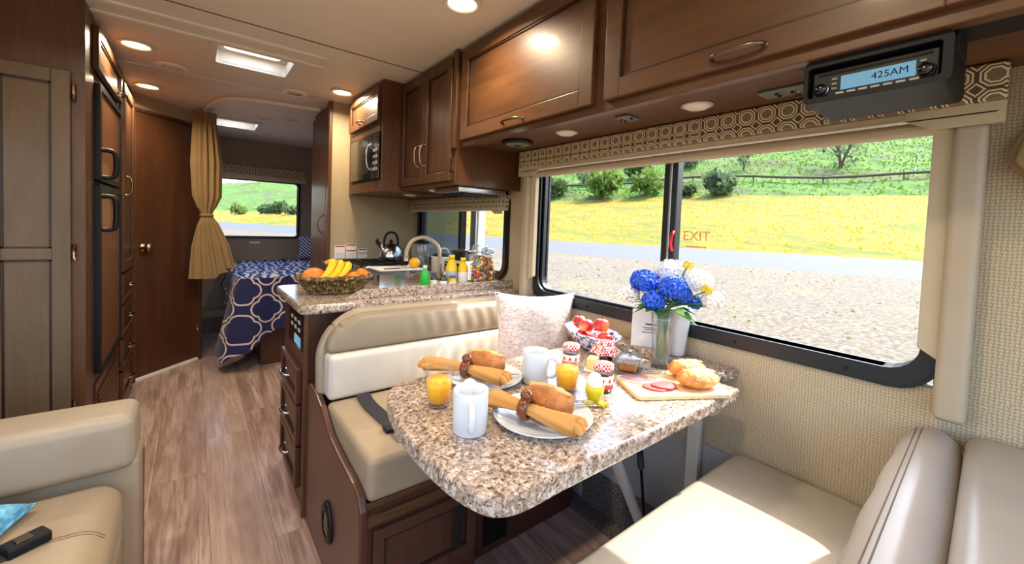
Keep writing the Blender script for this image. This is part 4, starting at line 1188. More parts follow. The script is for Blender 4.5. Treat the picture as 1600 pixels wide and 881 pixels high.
MB().rbox(.404, XB1, 1.155, 1.64, .445, .58, .022, 4, 8, (0, .004, .008)).build('seat_cushion', 'leather_tan', rb, True)
def corner_fn(x0, x1, z0, z1, R, lean, pleat, rnd=True):
    cxm, czm = (x0 + x1) / 2, (z0 + z1) / 2
    def f(o, u):
        X, Z = o.x + cxm, o.z + czm
        Rz = min(R, (z1 - z0) * .96); vx, vz = (X - (x0 + R)) / R, (Z - (z1 - Rz)) / Rz
        if rnd and vx < 0 and vz > 0:
            m_ = max(-vx, vz); l_ = math.hypot(vx, vz)
            if l_ > 1e-6: X, Z = x0 + R + R * vx * m_ / l_, z1 - Rz + Rz * vz * m_ / l_
        y = o.y + (Z - .58) * lean
        if u[1] < 0 and pleat:
            e = max(0, min(1, (X - .68) / .12)) * (1 - abs(u[2]) ** 3) * (1 - abs(u[0]) ** 14)
            y -= pleat * e * (math.sin(X * 92 + 1.2 * math.sin(Z * 22)) + .5 * math.sin(X * 41))
        return Vector((X - cxm, y, Z - czm))
    return f
MB().rbox(.385, XB1, 1.69, 1.752, .58, .908, .02, 4, (60, 2, 24), (0, 0, 0), corner_fn(.385, XB1, .58, .908, .20, .1, 0)).build('back_shell', 'leather_taupe', rb, True)
MB().rbox(.405, XB1, 1.622, 1.70, .757, .898, .024, 4, (150, 2, 14), (0, .012, 0), corner_fn(.405, XB1, .757, .898, .17, .1, .0028)).build('backrest_upper', 'leather_dark', rb, True)
MB().rbox(.405, XB1, 1.612, 1.70, .585, .758, .018, 4, (150, 2, 12), (0, .008, 0), corner_fn(.405, XB1, .585, .758, .1, .0, .0028, False)).build('backrest_lower', 'leather_cream', rb, True)
# seat belt on the bench
bl = thing('seat_belt', 'black webbing seat belt lying on the bench seat with steel buckle', 'seat belt', (.53, 1.4, .58))
path = catmull([(.53, 1.603, .592), (.53, 1.575, .5855), (.525, 1.5, .5865), (.53, 1.40, .587), (.535, 1.3, .5865)], 6)
mb = MB()
for p, q_ in zip(path, path[1:]): mb.quad([(p.x - .026, p.y, p.z), (p.x + .026, p.y, p.z), (q_.x + .026, q_.y, q_.z), (q_.x - .026, q_.y, q_.z)])
bmesh.ops.remove_doubles(mb.bm, verts=mb.bm.verts, dist=1e-5)
bmesh.ops.solidify(mb.bm, geom=list(mb.bm.faces), thickness=.003)
mb.build('webbing', 'belt_webbing', bl, True)
bx(.50, .57, 1.27, 1.31, .5825, .598, .004).build('adjuster', 'metal_black', bl, True)
ring(MB(), 'z', .5815, .5875, (.512, .562, 1.20, 1.272, .012), (.521, .553, 1.209, 1.262, .008)).build('buckle_tongue', 'steel', bl, True)

# ------------------------------------------------------------------ dinette: bench toward the cab
fb = thing('dinette_bench', 'beige leather dinette bench with its back to the cab, sunlit seat', 'bench', (1.0, .3, 0))
bx(.50, XB1, .02, .55, .013, .425, .003).build('base', 'walnut_base', fb, True)
MB().rbox(.48, XB1, .14, .588, .427, .553, .026, 4, 10, (0, .004, .008)).build('seat_cushion', 'leather_seat', fb, True)
from mathutils.bvhtree import BVHTree
def seam(mb_src, pts, direction, r, parent, mat='stitch'):
    bv = BVHTree.FromBMesh(mb_src.bm); out = []
    for p in pts:
        h = bv.ray_cast(Vector(p), Vector(direction).normalized())
        if h[0] is not None: out.append(h[0] + h[1] * r * .2 if h[1].dot(Vector(direction)) < 0 else h[0] - h[1] * r * .2)
    mb = MB(); mb.tube(out, r, 5); return mb
def lean_fn(o, u):
    o.y -= (o.z) * .10 + (.49 - o.x) * .04 + .003
    o.y += .0025 * math.sin(o.x * 31 + 2 * math.sin(o.z * 20)) * max(0, u[1]) * (1 - u[2] ** 2); return o
mb = MB().rbox(.50, XB1, .093, .195, .553, .83, .05, 5, 30, (0, .012, 0), lean_fn)
sm = [seam(mb, [(.52 + i * .0148, .158 - (XB1 - .52 - i * .0148) * .04 - k_ * .010, 1.0) for i in range(63)], (0, 0, -1), .0013, fb) for k_ in range(2)]
mb.build('backrest', 'leather_grey', fb, True)
for q_ in sm: q_.build('seam', 'stitch', fb, True)
MB().rbox(.50, XB1, -.20, .078, .3, .836, .03, 4, 10, (0, 0, .012), lambda o, u: Vector((o.x, o.y - (.49 - o.x) * .04, o.z))).build('rear_pad', 'leather_grey', fb, True)

# ------------------------------------------------------------------ table
tb = thing('dinette_table', 'granite-topped folding dinette table with rounded end, set for breakfast', 'table', (.9, .85, 0))
def smoothpoly(pts, n=5): return [(p.x, p.y) for p in catmull([(a, b, 0) for a, b in pts], n)]
end = smoothpoly([(.62, 1.157), (.53, 1.155), (.465, 1.135), (.428, 1.09), (.398, .985), (.379, .83), (.383, .68), (.402, .595), (.43, .557), (.48, .543), (.57, .545)], 4)
poly = [(1.352, 1.157)] + end + [(1.352, .545)]
MB().prism(poly, 'z', .758, .80, .009, 3).build('tabletop', 'granite', tb, True)
inset = [(.93 + (x_ - .93) * .94, .85 + (y_ - .85) * .92) for x_, y_ in poly]
MB().prism(inset, 'z', .748, .758).build('underside', 'cream_metal', tb, True)
bx(1.30, 1.352, .60, 1.10, .70, .756, .003).build('hinge_rail', 'cream_metal', tb, True)
lg = MB().tube([(.98, .86, .745), (1.12, .86, .56), (1.42, .86, .03)], .03, 6, flat=(1, .5)).build('leg', 'cream_paint', tb, True)
MB().tube([(1.10, .84, .74), (1.16, .84, .62), (1.15, .84, .54)], .02, 8, flat=(1, .5)).build('bracket', 'cream_paint', tb, True)
for (xx, zz) in ((1.155, .62), (1.15, .565)): MB().cyl((xx, .815, zz), (xx, .83, zz), .007, n=8).build('bolt', 'copper', tb, True)
gs = MB().tube([(1.12, .76, .755), (1.20, .78, .48)], .011, 10).build('gas_strut', 'metal_black', tb, True)
MB().tube([(1.20, .78, .48), (1.27, .80, .24)], .005, 8).build('strut_rod', 'black_plastic', gs, True)
bx(1.425, 1.45, .70, .745, .012, .756, .003).build('wall_post', 'cream_paint', tb, True)
MB().prism([(1.27, .754), (1.425, .754), (1.425, .58), (1.38, .60)], 'y', .715, .735).build('gusset', 'cream_paint', tb, True)
lgd = thing('wall_ledge', 'narrow granite ledge on the wall under the dinette window', 'ledge', (1.41, .9, .78))
lpoly = smoothpoly([(XW - .003, .598), (1.43, .60), (1.395, .612), (1.372, .635), (1.36, .67)], 5)
MB().prism(lpoly + [(1.358, 1.30), (XW - .003, 1.30)], 'z', .788, .826, .010, 3).build('slab', 'granite', lgd, True)
bx(1.40, XW - .003, .65, 1.28, .73, .788).build('support', 'granite', lgd, True)

# throw pillow in the bench corner
def pillow(name, label, cat, c, w_, h_, th, rot, mat, piping=None, horn=.12, n=22, sag=0):
    o = thing(name, label, cat, c); o.rotation_euler = rot
    def P(sg):
        def f(u, v):
            a, b = 2 * u - 1, 2 * v - 1
            k_ = 1 - horn * (1 - a * a) * abs(b) ** 3 - 0; l_ = 1 - horn * (1 - b * b) * abs(a) ** 3
            t_ = th * max(0, (1 - a ** 4) * (1 - b ** 4)) ** .55 * (1 + .12 * math.sin(5 * a + 2 * b) * (1 - b * b))
            return (a * w_ / 2 * l_, sg * t_ + sag * max(a * a, b * b), (b * k_ + 1) * h_ / 2)
        return f
    mb = MB(); mb.grid(P(1), n, n); mb.grid(P(-1), n, n)
    bmesh.ops.remove_doubles(mb.bm, verts=mb.bm.verts, dist=1e-5); bmesh.ops.recalc_face_normals(mb.bm, faces=mb.bm.faces)
    mb.build('cover', mat, o)
    mb = MB(); e = []
    for i in range(4 * n):
        s_, k_ = divmod(i, n); t_ = k_ / n; uv = [(t_, 0), (1, t_), (1 - t_, 1), (0, 1 - t_)][s_]; e.append(P(0)(*uv))
    e.append(e[0]); mb.tube(e, .004, 5, caps=False); mb.build('piping', piping or mat, o)
    return o
pillow('throw_pillow', 'shimmering pale pink and silver throw pillow in the bench corner', 'pillow', (1.262, 1.412, .60), .385, .37, .05, (-.13, 0, -.50), 'pillow_silver')

# ------------------------------------------------------------------ sofa
so = thing('sofa', 'tan leather sofa with high padded arm across from the dinette', 'sofa', (-.6, 1.2, 0))
bx(-.985, -.17, .15, 1.84, .0, .30, .01).build('base', 'leather_tan', so, True)
MB().rbox(-.985, -.132, 1.715, 1.865, .01, .50, .02, 4, 8).build('arm_panel', 'leather_tan', so, True)
MB().rbox(-.985, -.142, 1.668, 1.858, .485, .655, .032, 5, 12, (.003, .004, .006)).build('arm', 'leather_taupe', so, True)
mb = MB().rbox(-.985, -.168, .95, 1.71, .295, .462, .06, 6, 12, (.006, .004, .018))
ssm = [seam(mb, [(-.79 + i * .012, 1.44 - k_ * .011, 1.0) for i in range(52)], (0, 0, -1), .0013, so) for k_ in range(2)]
mb.build('seat_cushion', 'leather_tan', so, True)
MB().rbox(-.985, -.168, .15, .945, .295, .462, .06, 6, 10, (.006, .004, .018)).build('seat_cushion', 'leather_tan', so, True)
MB().rbox(-.985, -.80, .15, 1.70, .46, .86, .05, 5, 12, (.01, 0, .01)).build('backrest', 'leather_tan', so, True)
for k_ in range(2):
    MB().tube([(-.1315, 1.83 - k_ * .014, .03), (-.1315, 1.83 - k_ * .014, .48)], .0013, 4).build('stitching', 'stitch', so, True)
for q_ in ssm: q_.build('stitching', 'stitch', so, True)
pillow('throw_pillow', 'pale blue patterned throw pillow on the sofa', 'pillow', (-.531, 1.332, .511), .30, .30, .042, (-1.58, 0, -.18), 'pillow_blue', sag=.018)
bk = thing('seat_belt_buckle', 'black seat belt buckle lying on the sofa seat', 'buckle', (-.318, 1.43, .4712), .55)
bx(-.03, .045, -.024, .024, 0, .026, .006).build('housing', 'black_plastic', bk)
bx(-.012, .016, -.014, .014, .025, .029, .002).build('release_button', 'bronze', bk)
MB().prism([(-.028, -.018), (-.028, .018), (-.075, .022), (-.075, -.012)], 'z', .004, .008, .001).build('strap', 'belt_webbing', bk)

# ------------------------------------------------------------------ bedroom
bd = thing('bed', 'bed with navy bedspread printed with a pale trellis pattern', 'bed', (.9, 4.8, 0))
bx(.456, XW - .01, 4.04, YR - .01, 0, .40, .004).build('base', 'walnut_base', bd, True)
MB().rbox(.30, XW - .006, 4.02, YR - .006, .40, .752, .05, 4, 8).build('mattress', 'bed_top_print', bd, True)
def top(u, v):
    x = .272 + u * (XW - .285); y = 4.0 + v * (YR - 4.02)
    return (x, y, .757 + .010 * math.sin(x * 31 + y * 8) * math.sin(y * 24) + .07 * max(0, v - .55) * u)
mb = MB(); mb.grid(top, 40, 50); mb.build('bedspread_top', 'bed_top_print', bd, True)
P0 = [(.268, 5.5), (.268, 4.06), (.285, 4.0), (.33, 3.985), (1.44, 3.985)]
seg = []; acc = 0
for a, b in zip(P0, P0[1:]): seg.append((acc, a, b)); acc += math.dist(a, b)
def pathpt(s_):
    for st_, a, b in reversed(seg):
        if s_ >= st_:
            t_ = min(1, (s_ - st_) / math.dist(a, b)); return (a[0] + (b[0] - a[0]) * t_, a[1] + (b[1] - a[1]) * t_)
HEM = [(0, .50), (.8, .46), (1.2, .42), (1.40, .16), (1.50, .09), (1.60, .20), (1.78, .32), (2.2, .36), (3, .36)]
def skirt(u, v):
    s_ = u * acc; x, y = pathpt(s_); hem = interp(HEM, s_); z = .762 - (.762 - hem) * v
    c_ = math.exp(-((s_ - 1.49) / .14) ** 2); flare = v * (.03 + .13 * c_) + .018 * v * math.sin(s_ * 24)
    nx, ny = (-1, 0) if s_ < 1.44 else ((-.75, -.6) if s_ < 1.56 else (0, -1))
    return (x + nx * flare, y + ny * flare, z)
mb = MB(); mb.grid(skirt, 110, 16, lambda u, v: (u * acc * 1.0, -v * (.762 - interp(HEM, u * acc)) + .1)); mb.build('bedspread_skirt', 'bed_print', bd, True)
pillow('bed_pillow', 'blue and white striped bed pillow against the rear wall', 'pillow', (1.2, 5.33, .79), .5, .3, .07, (-.5, 0, -.3), 'stripe_print')

cu = thing('privacy_curtain', 'tan curtain tied back beside the bathroom door', 'curtain', (.07, 4.28, .7))
CT = [(0, (.058, .07, .045)), (.06, (.058, .068, .045)), (.3, (.075, .092, .05)), (.5, (.082, .085, .05)), (.58, (.078, .05, .04)), (.615, (.08, .032, .03)), (.65, (.088, .055, .04)), (.8, (.11, .11, .055)), (1, (.13, .145, .06))]
def cfn(u, v):
    a = 2 * PI * u
    c_ = [interp([(k_, q_[i]) for k_, q_ in CT], v) for i in range(3)]
    pl = 1 + .2 * math.cos(13 * a + 2.5 * math.sin(3 * v)) * (1 if v < .57 or v > .66 else .4)
    z = 2.125 - v * (2.125 - .74) + (.0 if v < .95 else (.1 * max(0, math.cos(a))) * (v - .95) * 20)
    return (c_[0] + c_[1] * math.cos(a) * pl, 4.30 + c_[2] * math.sin(a) * pl, z)
mb = MB(); mb.grid(cfn, 156, 60, closeu=True); mb.build('drape', 'curtain_fabric', cu, True)
MB().tube([(.08 + .036 * math.cos(a), 4.30 + .034 * math.sin(a), 1.272) for a in [2 * PI * i / 18 for i in range(19)]], .012, 8, caps=False).build('tie', 'curtain_fabric', cu, True)
#PART5
# ------------------------------------------------------------------ things on the table
ZT = .80
def mug(loc, rz, label):
    t = thing('mug', label, 'mug', loc, rz, 'white mugs on the table')
    r, h = .041, .1
    MB().lathe([(0, 0), (r - .004, 0), (r, .004), (r, h - .003), (r - .0015, h), (r - .004, h - .003), (r - .004, .008), (0, .006)], n=40).build('body', 'white_ceramic', t)
    MB().tube(catmull([(r - .002, 0, .078), (r + .018, 0, .081), (r + .028, 0, .066), (r + .027, 0, .042), (r + .017, 0, .026), (r - .002, 0, .022)], 5), .0062, 8, flat=(1.15, .85)).build('handle', 'white_ceramic', t)
    return t
mug((.510, .787, ZT), math.radians(-120), 'white mug standing alone near the rounded table end')
mug((.838, .932, ZT), math.radians(-58), 'white mug standing beside the pillow side of the table')
def tumbler(loc, label):
    t = thing('juice_glass', label, 'glass', loc, 0, 'glasses of orange juice')
    flute = lambda a, z: 1 + (.018 * math.cos(12 * a) if z < .075 else 0)
    MB().lathe([(0, 0), (.027, 0), (.029, .003), (.034, .05), (.0385, .1), (.0365, .1), (.0325, .05), (.028, .013), (0, .012)], n=48, fn=flute).build('glass', 'tumbler_glass', t)
    MB().lathe([(0, .013), (.0276, .0135), (.0322, .05), (.0341, .072), (0, .072)], n=40).build('juice', 'juice', t)
tumbler((.512, .945, ZT), 'glass of orange juice at the rounded table end beside the mug')
tumbler((.87, .828, ZT), 'glass of orange juice beside the egg cup and jam jars')

def plate_(loc, r, label):
    return tag(MB().lathe([(0, .004), (r * .55, .004), (r * .62, .006), (r * .97, .016), (r, .018), (r * .995, .0145), (r * .62, 0), (0, 0)], n=56).build('dinner_plate', 'white_ceramic', None, False, loc), label, 'plate', 'white breakfast plates')
def bread_roll(loc, rz, ln, wd_, h, mat, label, split=True, group=None):
    t = thing('bread_roll', label, 'bread', loc, rz, group)
    def k(d):
        return 1 + .03 * math.sin(9 * d.x + 4 * d.y) + .02 * math.sin(17 * d.y) - (.06 if d.z < -.5 else 0)
    MB().ell((0, 0, h * .47), (ln / 2, wd_ / 2, h * .53), 28, 16, None, k).build('crust', mat, t)
    if split:
        MB().ell((0, wd_ * .06, h * .86), (ln * .42, wd_ * .13, h * .17), 18, 10, None, lambda d: 1 + .1 * math.sin(14 * d.x)).build('split', 'crust_split', t)
    return t
def napkin(pts, ring_i, label, lab2, grp):
    t = thing('napkin', label, 'napkin', pts[ring_i], 0, grp)
    cp = catmull(pts, 5); n = len(cp); rs = []
    for i in range(n):
        u = i / (n - 1); c_ = ring_i / (len(pts) - 1)
        rs.append(.017 + .016 * min(1, abs(u - c_) * 2.4))
    mb = MB(); mb.tube(cp, rs, 24, flat=(1, .6))
    for i_, v in enumerate(mb.bm.verts):
        ax_ = cp[i_ // 24]; off_ = v.co - ax_; th_ = 2 * PI * (i_ % 24) / 24
        v.co = ax_ + off_ * (1 + .10 * math.cos(5 * th_ + i_ // 24 * .25))
    mb.build('cloth', 'napkin', t, True)
    for e, s_ in ((cp[-1], 1), (cp[0], -1)):
        mb = MB()
        d = (cp[-1] - cp[-2]).normalized() if s_ > 0 else (cp[0] - cp[1]).normalized()
        a = Vector((-d.y, d.x, 0))
        for w_ in (-1, 0, 1): mb.tube([e - d * .012 + a * .014 * w_ + Vector((0, 0, .004)), e + d * .008 + a * .02 * w_ + Vector((0, 0, .006 - .003 * abs(w_))), e + d * .016 + a * .02 * w_ - Vector((0, 0, .005))], [.013, .011, .006], 8)
        mb.build('folded_end', 'napkin', t, True)
    p = Vector(pts[ring_i]); d = (Vector(pts[ring_i + 1]) - Vector(pts[ring_i - 1])).normalized()
    R = d.to_track_quat('Z', 'Y')
    rt = thing('napkin_ring', lab2, 'napkin ring', p, 0, grp + ' rings')
    mb = MB()
    for i in range(1): mb.lathe([(.019, -.011), (.024, -.013), (.029, -.006), (.030, 0), (.029, .006), (.024, .013), (.019, .011), (.019, -.011)], n=30)
    o = mb.build('band', 'ring_wood', rt); o.rotation_mode = 'QUATERNION'; o.rotation_quaternion = R
    mb = MB(); mb.ell((0, 0, .031), (.016, .016, .013), 16, 10); mb.build('bead', 'ring_wood', rt)
    return t
plate_((.693, .737, ZT), .125, 'white plate with bread roll, napkin and cutlery beside the egg cup')
plate_((.715, 1.03, ZT), .118, 'white plate with bread roll and napkin behind the juice glass')
napkin([(.606, .835, .838), (.614, .80, .842), (.632, .73, .845), (.660, .665, .838), (.685, .612, .834)], 2, 'tan cloth napkin in a wooden ring on the plate beside the egg cup', 'brown wooden napkin ring on the plate beside the egg cup', 'tan napkins')
napkin([(.575, 1.15, .842), (.61, 1.10, .845), (.652, 1.035, .845), (.685, .985, .84), (.715, .93, .836)], 2, 'tan cloth napkin in a wooden ring on the plate behind the juice glass', 'brown wooden napkin ring on the plate behind the juice glass', 'tan napkins')
bread_roll((.712, .742, ZT + .008), math.radians(-72), .148, .094, .07, 'crust', 'glossy brown bread roll on the plate beside the egg cup')
bread_roll((.735, 1.065, ZT + .008), math.radians(-60), .148, .092, .07, 'crust', 'glossy brown bread roll on the plate behind the juice glass')
def cutlery(kind, p0, p1, label):
    a, b = Vector(p0), Vector(p1); d = b - a; ln = d.length
    t = thing(kind, label, kind, a, math.atan2(d.y, d.x))
    MB().tube([(0, 0, 0), (ln * .3, 0, .001), (ln * .62, 0, .001), (ln, 0, 0)], [.0055, .0045, .003, .0028], 8, flat=(1, .45)).build('handle', 'steel', t)
    if kind == 'table_knife': MB().prism([(0, -.006), (-.075, -.007), (-.088, .002), (-.075, .007), (0, .006)], 'z', -.0012, .0012).build('blade', 'steel', t)
    else:
        MB().tube([(0, 0, 0), (-.03, 0, 0), (-.04, 0, 0)], [.004, .011, .011], 8, flat=(1, .25)).build('neck', 'steel', t)
        for i in range(4): MB().box(-.085, -.036, -.0105 + i * .006, -.0075 + i * .006, -.001, .001).build('tine', 'steel', t)
    return t
cutlery('table_knife', (.775, .73, .8205), (.842, .672, .8205), 'steel table knife resting on the rim of the plate beside the egg cup')
cutlery('table_fork', (.785, .752, .8205), (.85, .70, .8205), 'steel fork resting on the plate rim next to the knife')
cutlery('table_knife', (.76, .985, .8205), (.815, .955, .8205), 'steel table knife on the plate behind the juice glass')

def eggcup(loc, rz, label, l2):
    t = thing('egg_cup', label, 'egg cup', loc, rz, 'egg cups')
    MB().lathe([(0, .012), (.014, .012), (.021, .022), (.0255, .04), (.026, .056), (.0235, .056), (.022, .042), (.012, .03), (0, .028)], n=28).build('cup', 'egg_cup', t)
    for k_ in range(2):
        a = math.radians(-70 + 140 * k_)
        for j in (-1, 0, 1): MB().tube([(math.cos(a) * .006, math.sin(a) * .006, .014), (math.cos(a + j * .45) * .022, math.sin(a + j * .45) * .022, .006), (math.cos(a + j * .45) * .034, math.sin(a + j * .45) * .034, .004)], [.008, .006, .003], 8).build('toe', 'egg_cup', t)
    e = MB(); e.ell((0, 0, .0625), (.0215, .0215, .029), 24, 16, None, lambda d: 1 - .06 * max(0, d.z))
    tag(e.build('boiled_egg', 'egg', None, False, loc), l2, 'egg', 'boiled eggs')
eggcup((.868, .72, ZT), math.radians(-130), 'yellow egg cup with chick feet beside the jam jar', 'white boiled egg in the yellow cup beside the jam jar')
eggcup((.553, .862, ZT), math.radians(-130), 'yellow egg cup hidden behind the mug at the table end', 'white boiled egg just behind the mug at the table end')

def jam(loc, label, cloth=False):
    t = thing('jam_jar', label, 'jar', loc, .3)
    MB().lathe([(0, 0), (.027, 0), (.029, .004), (.029, .056), (.025, .064), (.025, .07), (.0235, .07), (.0235, .062), (.027, .054), (.027, .004), (0, .003)], n=32).build('glass', 'tumbler_glass', t)
    MB().lathe([(0, .004), (.0262, .005), (.0262, .05), (0, .05)], n=28).build('jam', 'jam', t)
    if not cloth:
        MB().lathe([(.0293, .012), (.0297, .012), (.0297, .05), (.0293, .05)], n=32).build('label', 'paper_white', t)
        MB().lathe([(.0299, .012), (.0301, .012), (.0301, .026), (.0299, .026)], n=32).build('label_band', 'lid_red', t)
        for k_ in range(9):
            a = 2 * PI * k_ / 9; MB().box(.0298, .0304, -.004, .004, .032, .042).build('label_mark', 'lid_red', t, False, None, (0, 0, a))
        MB().lathe([(0, .084), (.026, .083), (.029, .079), (.029, .066), (.026, .066), (0, .068)], n=36, fn=lambda a, z: 1 + .02 * math.cos(24 * a)).build('lid', 'gingham', t)
    else:
        MB().lathe([(0, .08), (.025, .079), (.028, .073), (.027, .066), (0, .07)], n=30).build('lid', 'lid_red', t)
        MB().lathe([(0, .085), (.02, .084), (.029, .078), (.032, .066), (.046, .052), (.05, .042)], n=48, fn=lambda a, z: 1 + (.14 * math.cos(6 * a) if z < .066 else .02 * math.cos(6 * a))).build('cloth_cover', 'gingham', t)
        MB().tube([(.031 * math.cos(a), .031 * math.sin(a), .066) for a in [2 * PI * i / 20 for i in range(21)]], .002, 5, caps=False).build('string', 'paper_white', t)
jam((1.03, .965, ZT), 'small jam jar with red checked lid behind the second juice glass')
jam((.968, .772, ZT), 'small jam jar with red checked lid beside the egg cup')
jam((1.165, .925, ZT), 'dark jam jar under a red gingham cloth in front of the apple bowl', True)
bu = thing('butter_dish', 'block of pale butter on a small dish between the jam jars', 'butter', (1.075, .905, ZT), .5)
bx(-.032, .032, -.026, .026, 0, .008, .003).build('dish', 'bottle_white', bu)
bx(-.024, .024, -.018, .018, .008, .045, .004).build('block', 'butter', bu)
pd = thing('covered_dish', 'glass covered dish of cold meat beside the cutting board', 'dish', (1.185, .835, ZT), .45)
MB().prism(rrect(-.062, .062, -.04, .04, .014), 'z', 0, .008, .002).build('tray', 'lid_glass', pd)
MB().rbox(-.048, .048, -.028, .028, .009, .032, .008, 3, 4).build('meat', 'crust', pd)
MB().rbox(-.056, .056, -.036, .036, .034, .05, .007, 3, 6, (0, 0, .008)).build('lid', 'lid_glass', pd)
MB().lathe([(0, .074), (.006, .072), (.007, .066), (.003, .06), (0, .056)], n=16).build('lid_knob', 'steel', pd)

# fruit bowl with apples
fb2 = thing('fruit_bowl', 'blue and white patterned oval bowl of apples by the window', 'bowl', (1.262, 1.075, ZT), 1.35)
wav = lambda a, z: 1 + (.03 * math.cos(10 * a) if z > .03 else 0)
MB().lathe([(0, .004), (.05, .004), (.085, .022), (.138, .066), (.15, .076), (.146, .068), (.09, .016), (.055, 0), (0, 0)], n=60, sx=1, sy=.55, fn=wav).build('bowl', 'delft', fb2)
for k_, (ax_, ay_, az_, r_) in enumerate(((1.274, 1.1287, .0075, .032), (1.2587, 1.0604, .001, .033), (1.2434, .992, .0285, .031), (1.2813, 1.1609, .061, .030), (1.2551, 1.0991, .060, .031), (1.2612, 1.026, .076, .031))):
    t = thing('apple', 'red apple in the blue and white bowl by the window', 'apple', (ax_, ay_, ZT + az_), k_ * 1.1, 'apples in the bowl')
    MB().ell((0, 0, r_), (r_, r_, r_ * .9), 20, 14, None, lambda d: 1 - .22 * max(0, abs(d.z) - .82) / .18).build('fruit', 'apple', t)
    MB().tube([(0, 0, r_ * 1.65), (.002, 0, r_ * 2.05)], .0015, 5).build('stem', 'banana_tip', t)

# cutting board with meat and rolls
bb = thing('cutting_board', 'pale wooden cutting board overhanging the table corner', 'cutting board', (1.163, .665, ZT), math.atan2(-.145, .259))
bp = rrect(-.15, .15, -.084, .084, .018)
MB().prism(bp, 'z', .0005, .014, .003, 2).build('board', 'board_wood', bb)
MB().cyl((.132, 0, .0143), (.132, 0, .0146), .008, n=16).build('hanging_hole', 'wood_glaze', bb)
zb = ZT + .0145
def slice_(name, loc, rx, ry, rz, mat, edge, label, cat, dz=0):
    t = thing(name, label, cat, loc, rz)
    fn = lambda a, z: 1 + .06 * math.sin(3 * a) + .03 * math.sin(7 * a)
    MB().lathe([(0, .004), (.92, .004), (1.0, .002), (.95, 0), (0, 0)], n=36, sx=rx, sy=ry, fn=fn).build('meat', mat, t)
    MB().lathe([(.94, .0042), (1.0, .0028), (1.005, .001), (.99, .0002)], n=36, sx=rx, sy=ry, fn=fn).build('rind', edge, t)
    return t
slice_('ham_slice', (1.105, .742, zb), .062, .036, math.radians(-38), 'ham', 'fat', 'large pinkish-brown slice of ham on the cutting board', 'ham')
slice_('salami_slice', (1.095, .672, zb), .042, .03, math.radians(-30), 'salami', 'lid_red', 'red salami slice on the cutting board in front of the ham', 'salami')
slice_('salami_slice', (1.118, .662, zb + .0046), .04, .029, math.radians(-20), 'salami', 'lid_red', 'topmost salami slice overlapping another on the cutting board', 'salami')
bread_roll((1.262, .672, zb), math.radians(-30), .125, .078, .055, 'crust_pale', 'golden crusty roll at the back of the cutting board', True)
bread_roll((1.205, .606, zb), math.radians(-32), .13, .078, .055, 'crust_pale', 'golden crusty roll at the front corner of the cutting board', True)

# vase, flowers, card
vs = thing('glass_vase', 'clear square glass vase of blue and white flowers', 'vase', (1.315, .80, ZT), .5)
sq = lambda a, z: 1 / max(abs(math.cos(a)), abs(math.sin(a))) ** .55
MB().lathe([(0, 0), (.03, 0), (.033, .004), (.031, .07), (.036, .16), (.04, .205), (.0365, .205), (.0325, .16), (.027, .07), (.028, .02), (0, .018)], n=48, fn=sq).build('glass', 'vase_glass', vs)
MB().lathe([(0, .02), (.0262, .021), (.0262, .075), (0, .076)], n=40, fn=sq).build('water', 'tumbler_glass', vs)
VB = Vector((1.315, .80, ZT + .03))
FA = [2.571, 3.618, 3.095, 5.189, 5.713, 1.524, 1.0, 6.236, 2.048, 4.666, 6.76, 4.142]      # where each stem leaves the neck of the vase
FL = []
def floret(mb, c, n_, s_, cnt=5):
    R = n_.to_track_quat('Z', 'Y').to_matrix(); a0 = random.uniform(0, PI)
    for k_ in range(cnt):
        a = a0 + 2 * PI * k_ / cnt
        P = [Vector((math.cos(a) * .15, math.sin(a) * .15, 0)), Vector((math.cos(a - .5) * .75, math.sin(a - .5) * .75, .18)), Vector((math.cos(a) * 1.1, math.sin(a) * 1.1, .1)), Vector((math.cos(a + .5) * .75, math.sin(a + .5) * .75, .18))]
        mb.quad([c + R @ p * s_ for p in P])
def flower(head, r, mat, label, cnt, fs, kind='flower', leaves=1):
    h = Vector(head); t = thing(kind, label, 'flower', VB, 0, 'flowers in the glass vase')
    mb = MB(); hd = Vector((math.cos(FA[len(FL)]), math.sin(FA[len(FL)]), 0)); FL.append(1)
    mb.tube(catmull([VB + hd * .013, Vector((1.315, .80, ZT + .12)) + hd * .016, Vector((1.315, .80, ZT + .214)) + hd * .023, h - Vector((0, 0, r * .3))], 5), .0028, 6); mb.build('stem', 'stem_green', t, True)
    mb = MB()
    for i in range(cnt):
        z = 1 - 2 * (i + .5) / cnt; a = i * 2.39996; q_ = math.sqrt(1 - z * z); d = Vector((q_ * math.cos(a), q_ * math.sin(a), z))
        if d.z < -.75: continue
        floret(mb, h + Vector((d.x, d.y, d.z * .8)) * r * random.uniform(.82, 1.08), d, fs * random.uniform(.85, 1.2))
    mb.build('bloom', mat, t, True)
    for k_ in range(leaves):
        a = random.uniform(0, 2 * PI); base = (Vector((1.315, .80, ZT + .216)) + hd * .023).lerp(h - Vector((0, 0, r * .3)), .4); d = Vector((math.cos(a), math.sin(a), .15)); s_ = Vector((-d.y, d.x, 0)) * .018
        mb = MB(); mb.quad([base, base + d * .03 + s_, base + d * .07 + Vector((0, 0, -.006)), base + d * .03 - s_]); mb.build('leaf', 'leaf_green', t, True)
    return t
flower((1.2568, 0.8401, 1.105), 0.0442, 'petal_blue', 'large deep blue hydrangea bloom leaning toward the kitchen', 90, .017)
flower((1.2855, 0.7479, 1.0924), 0.0414, 'petal_blue', 'large deep blue hydrangea bloom facing the table', 80, .017, leaves=2)
flower((1.2313, 0.7862, 1.0468), 0.0331, 'petal_blue', 'smaller blue bloom hanging below the large hydrangeas', 50, .016, leaves=2)
flower((1.3549, 0.7518, 1.0595), 0.0294, 'petal_blue', 'blue bloom beside the white blossoms near the window', 40, .016, leaves=2)
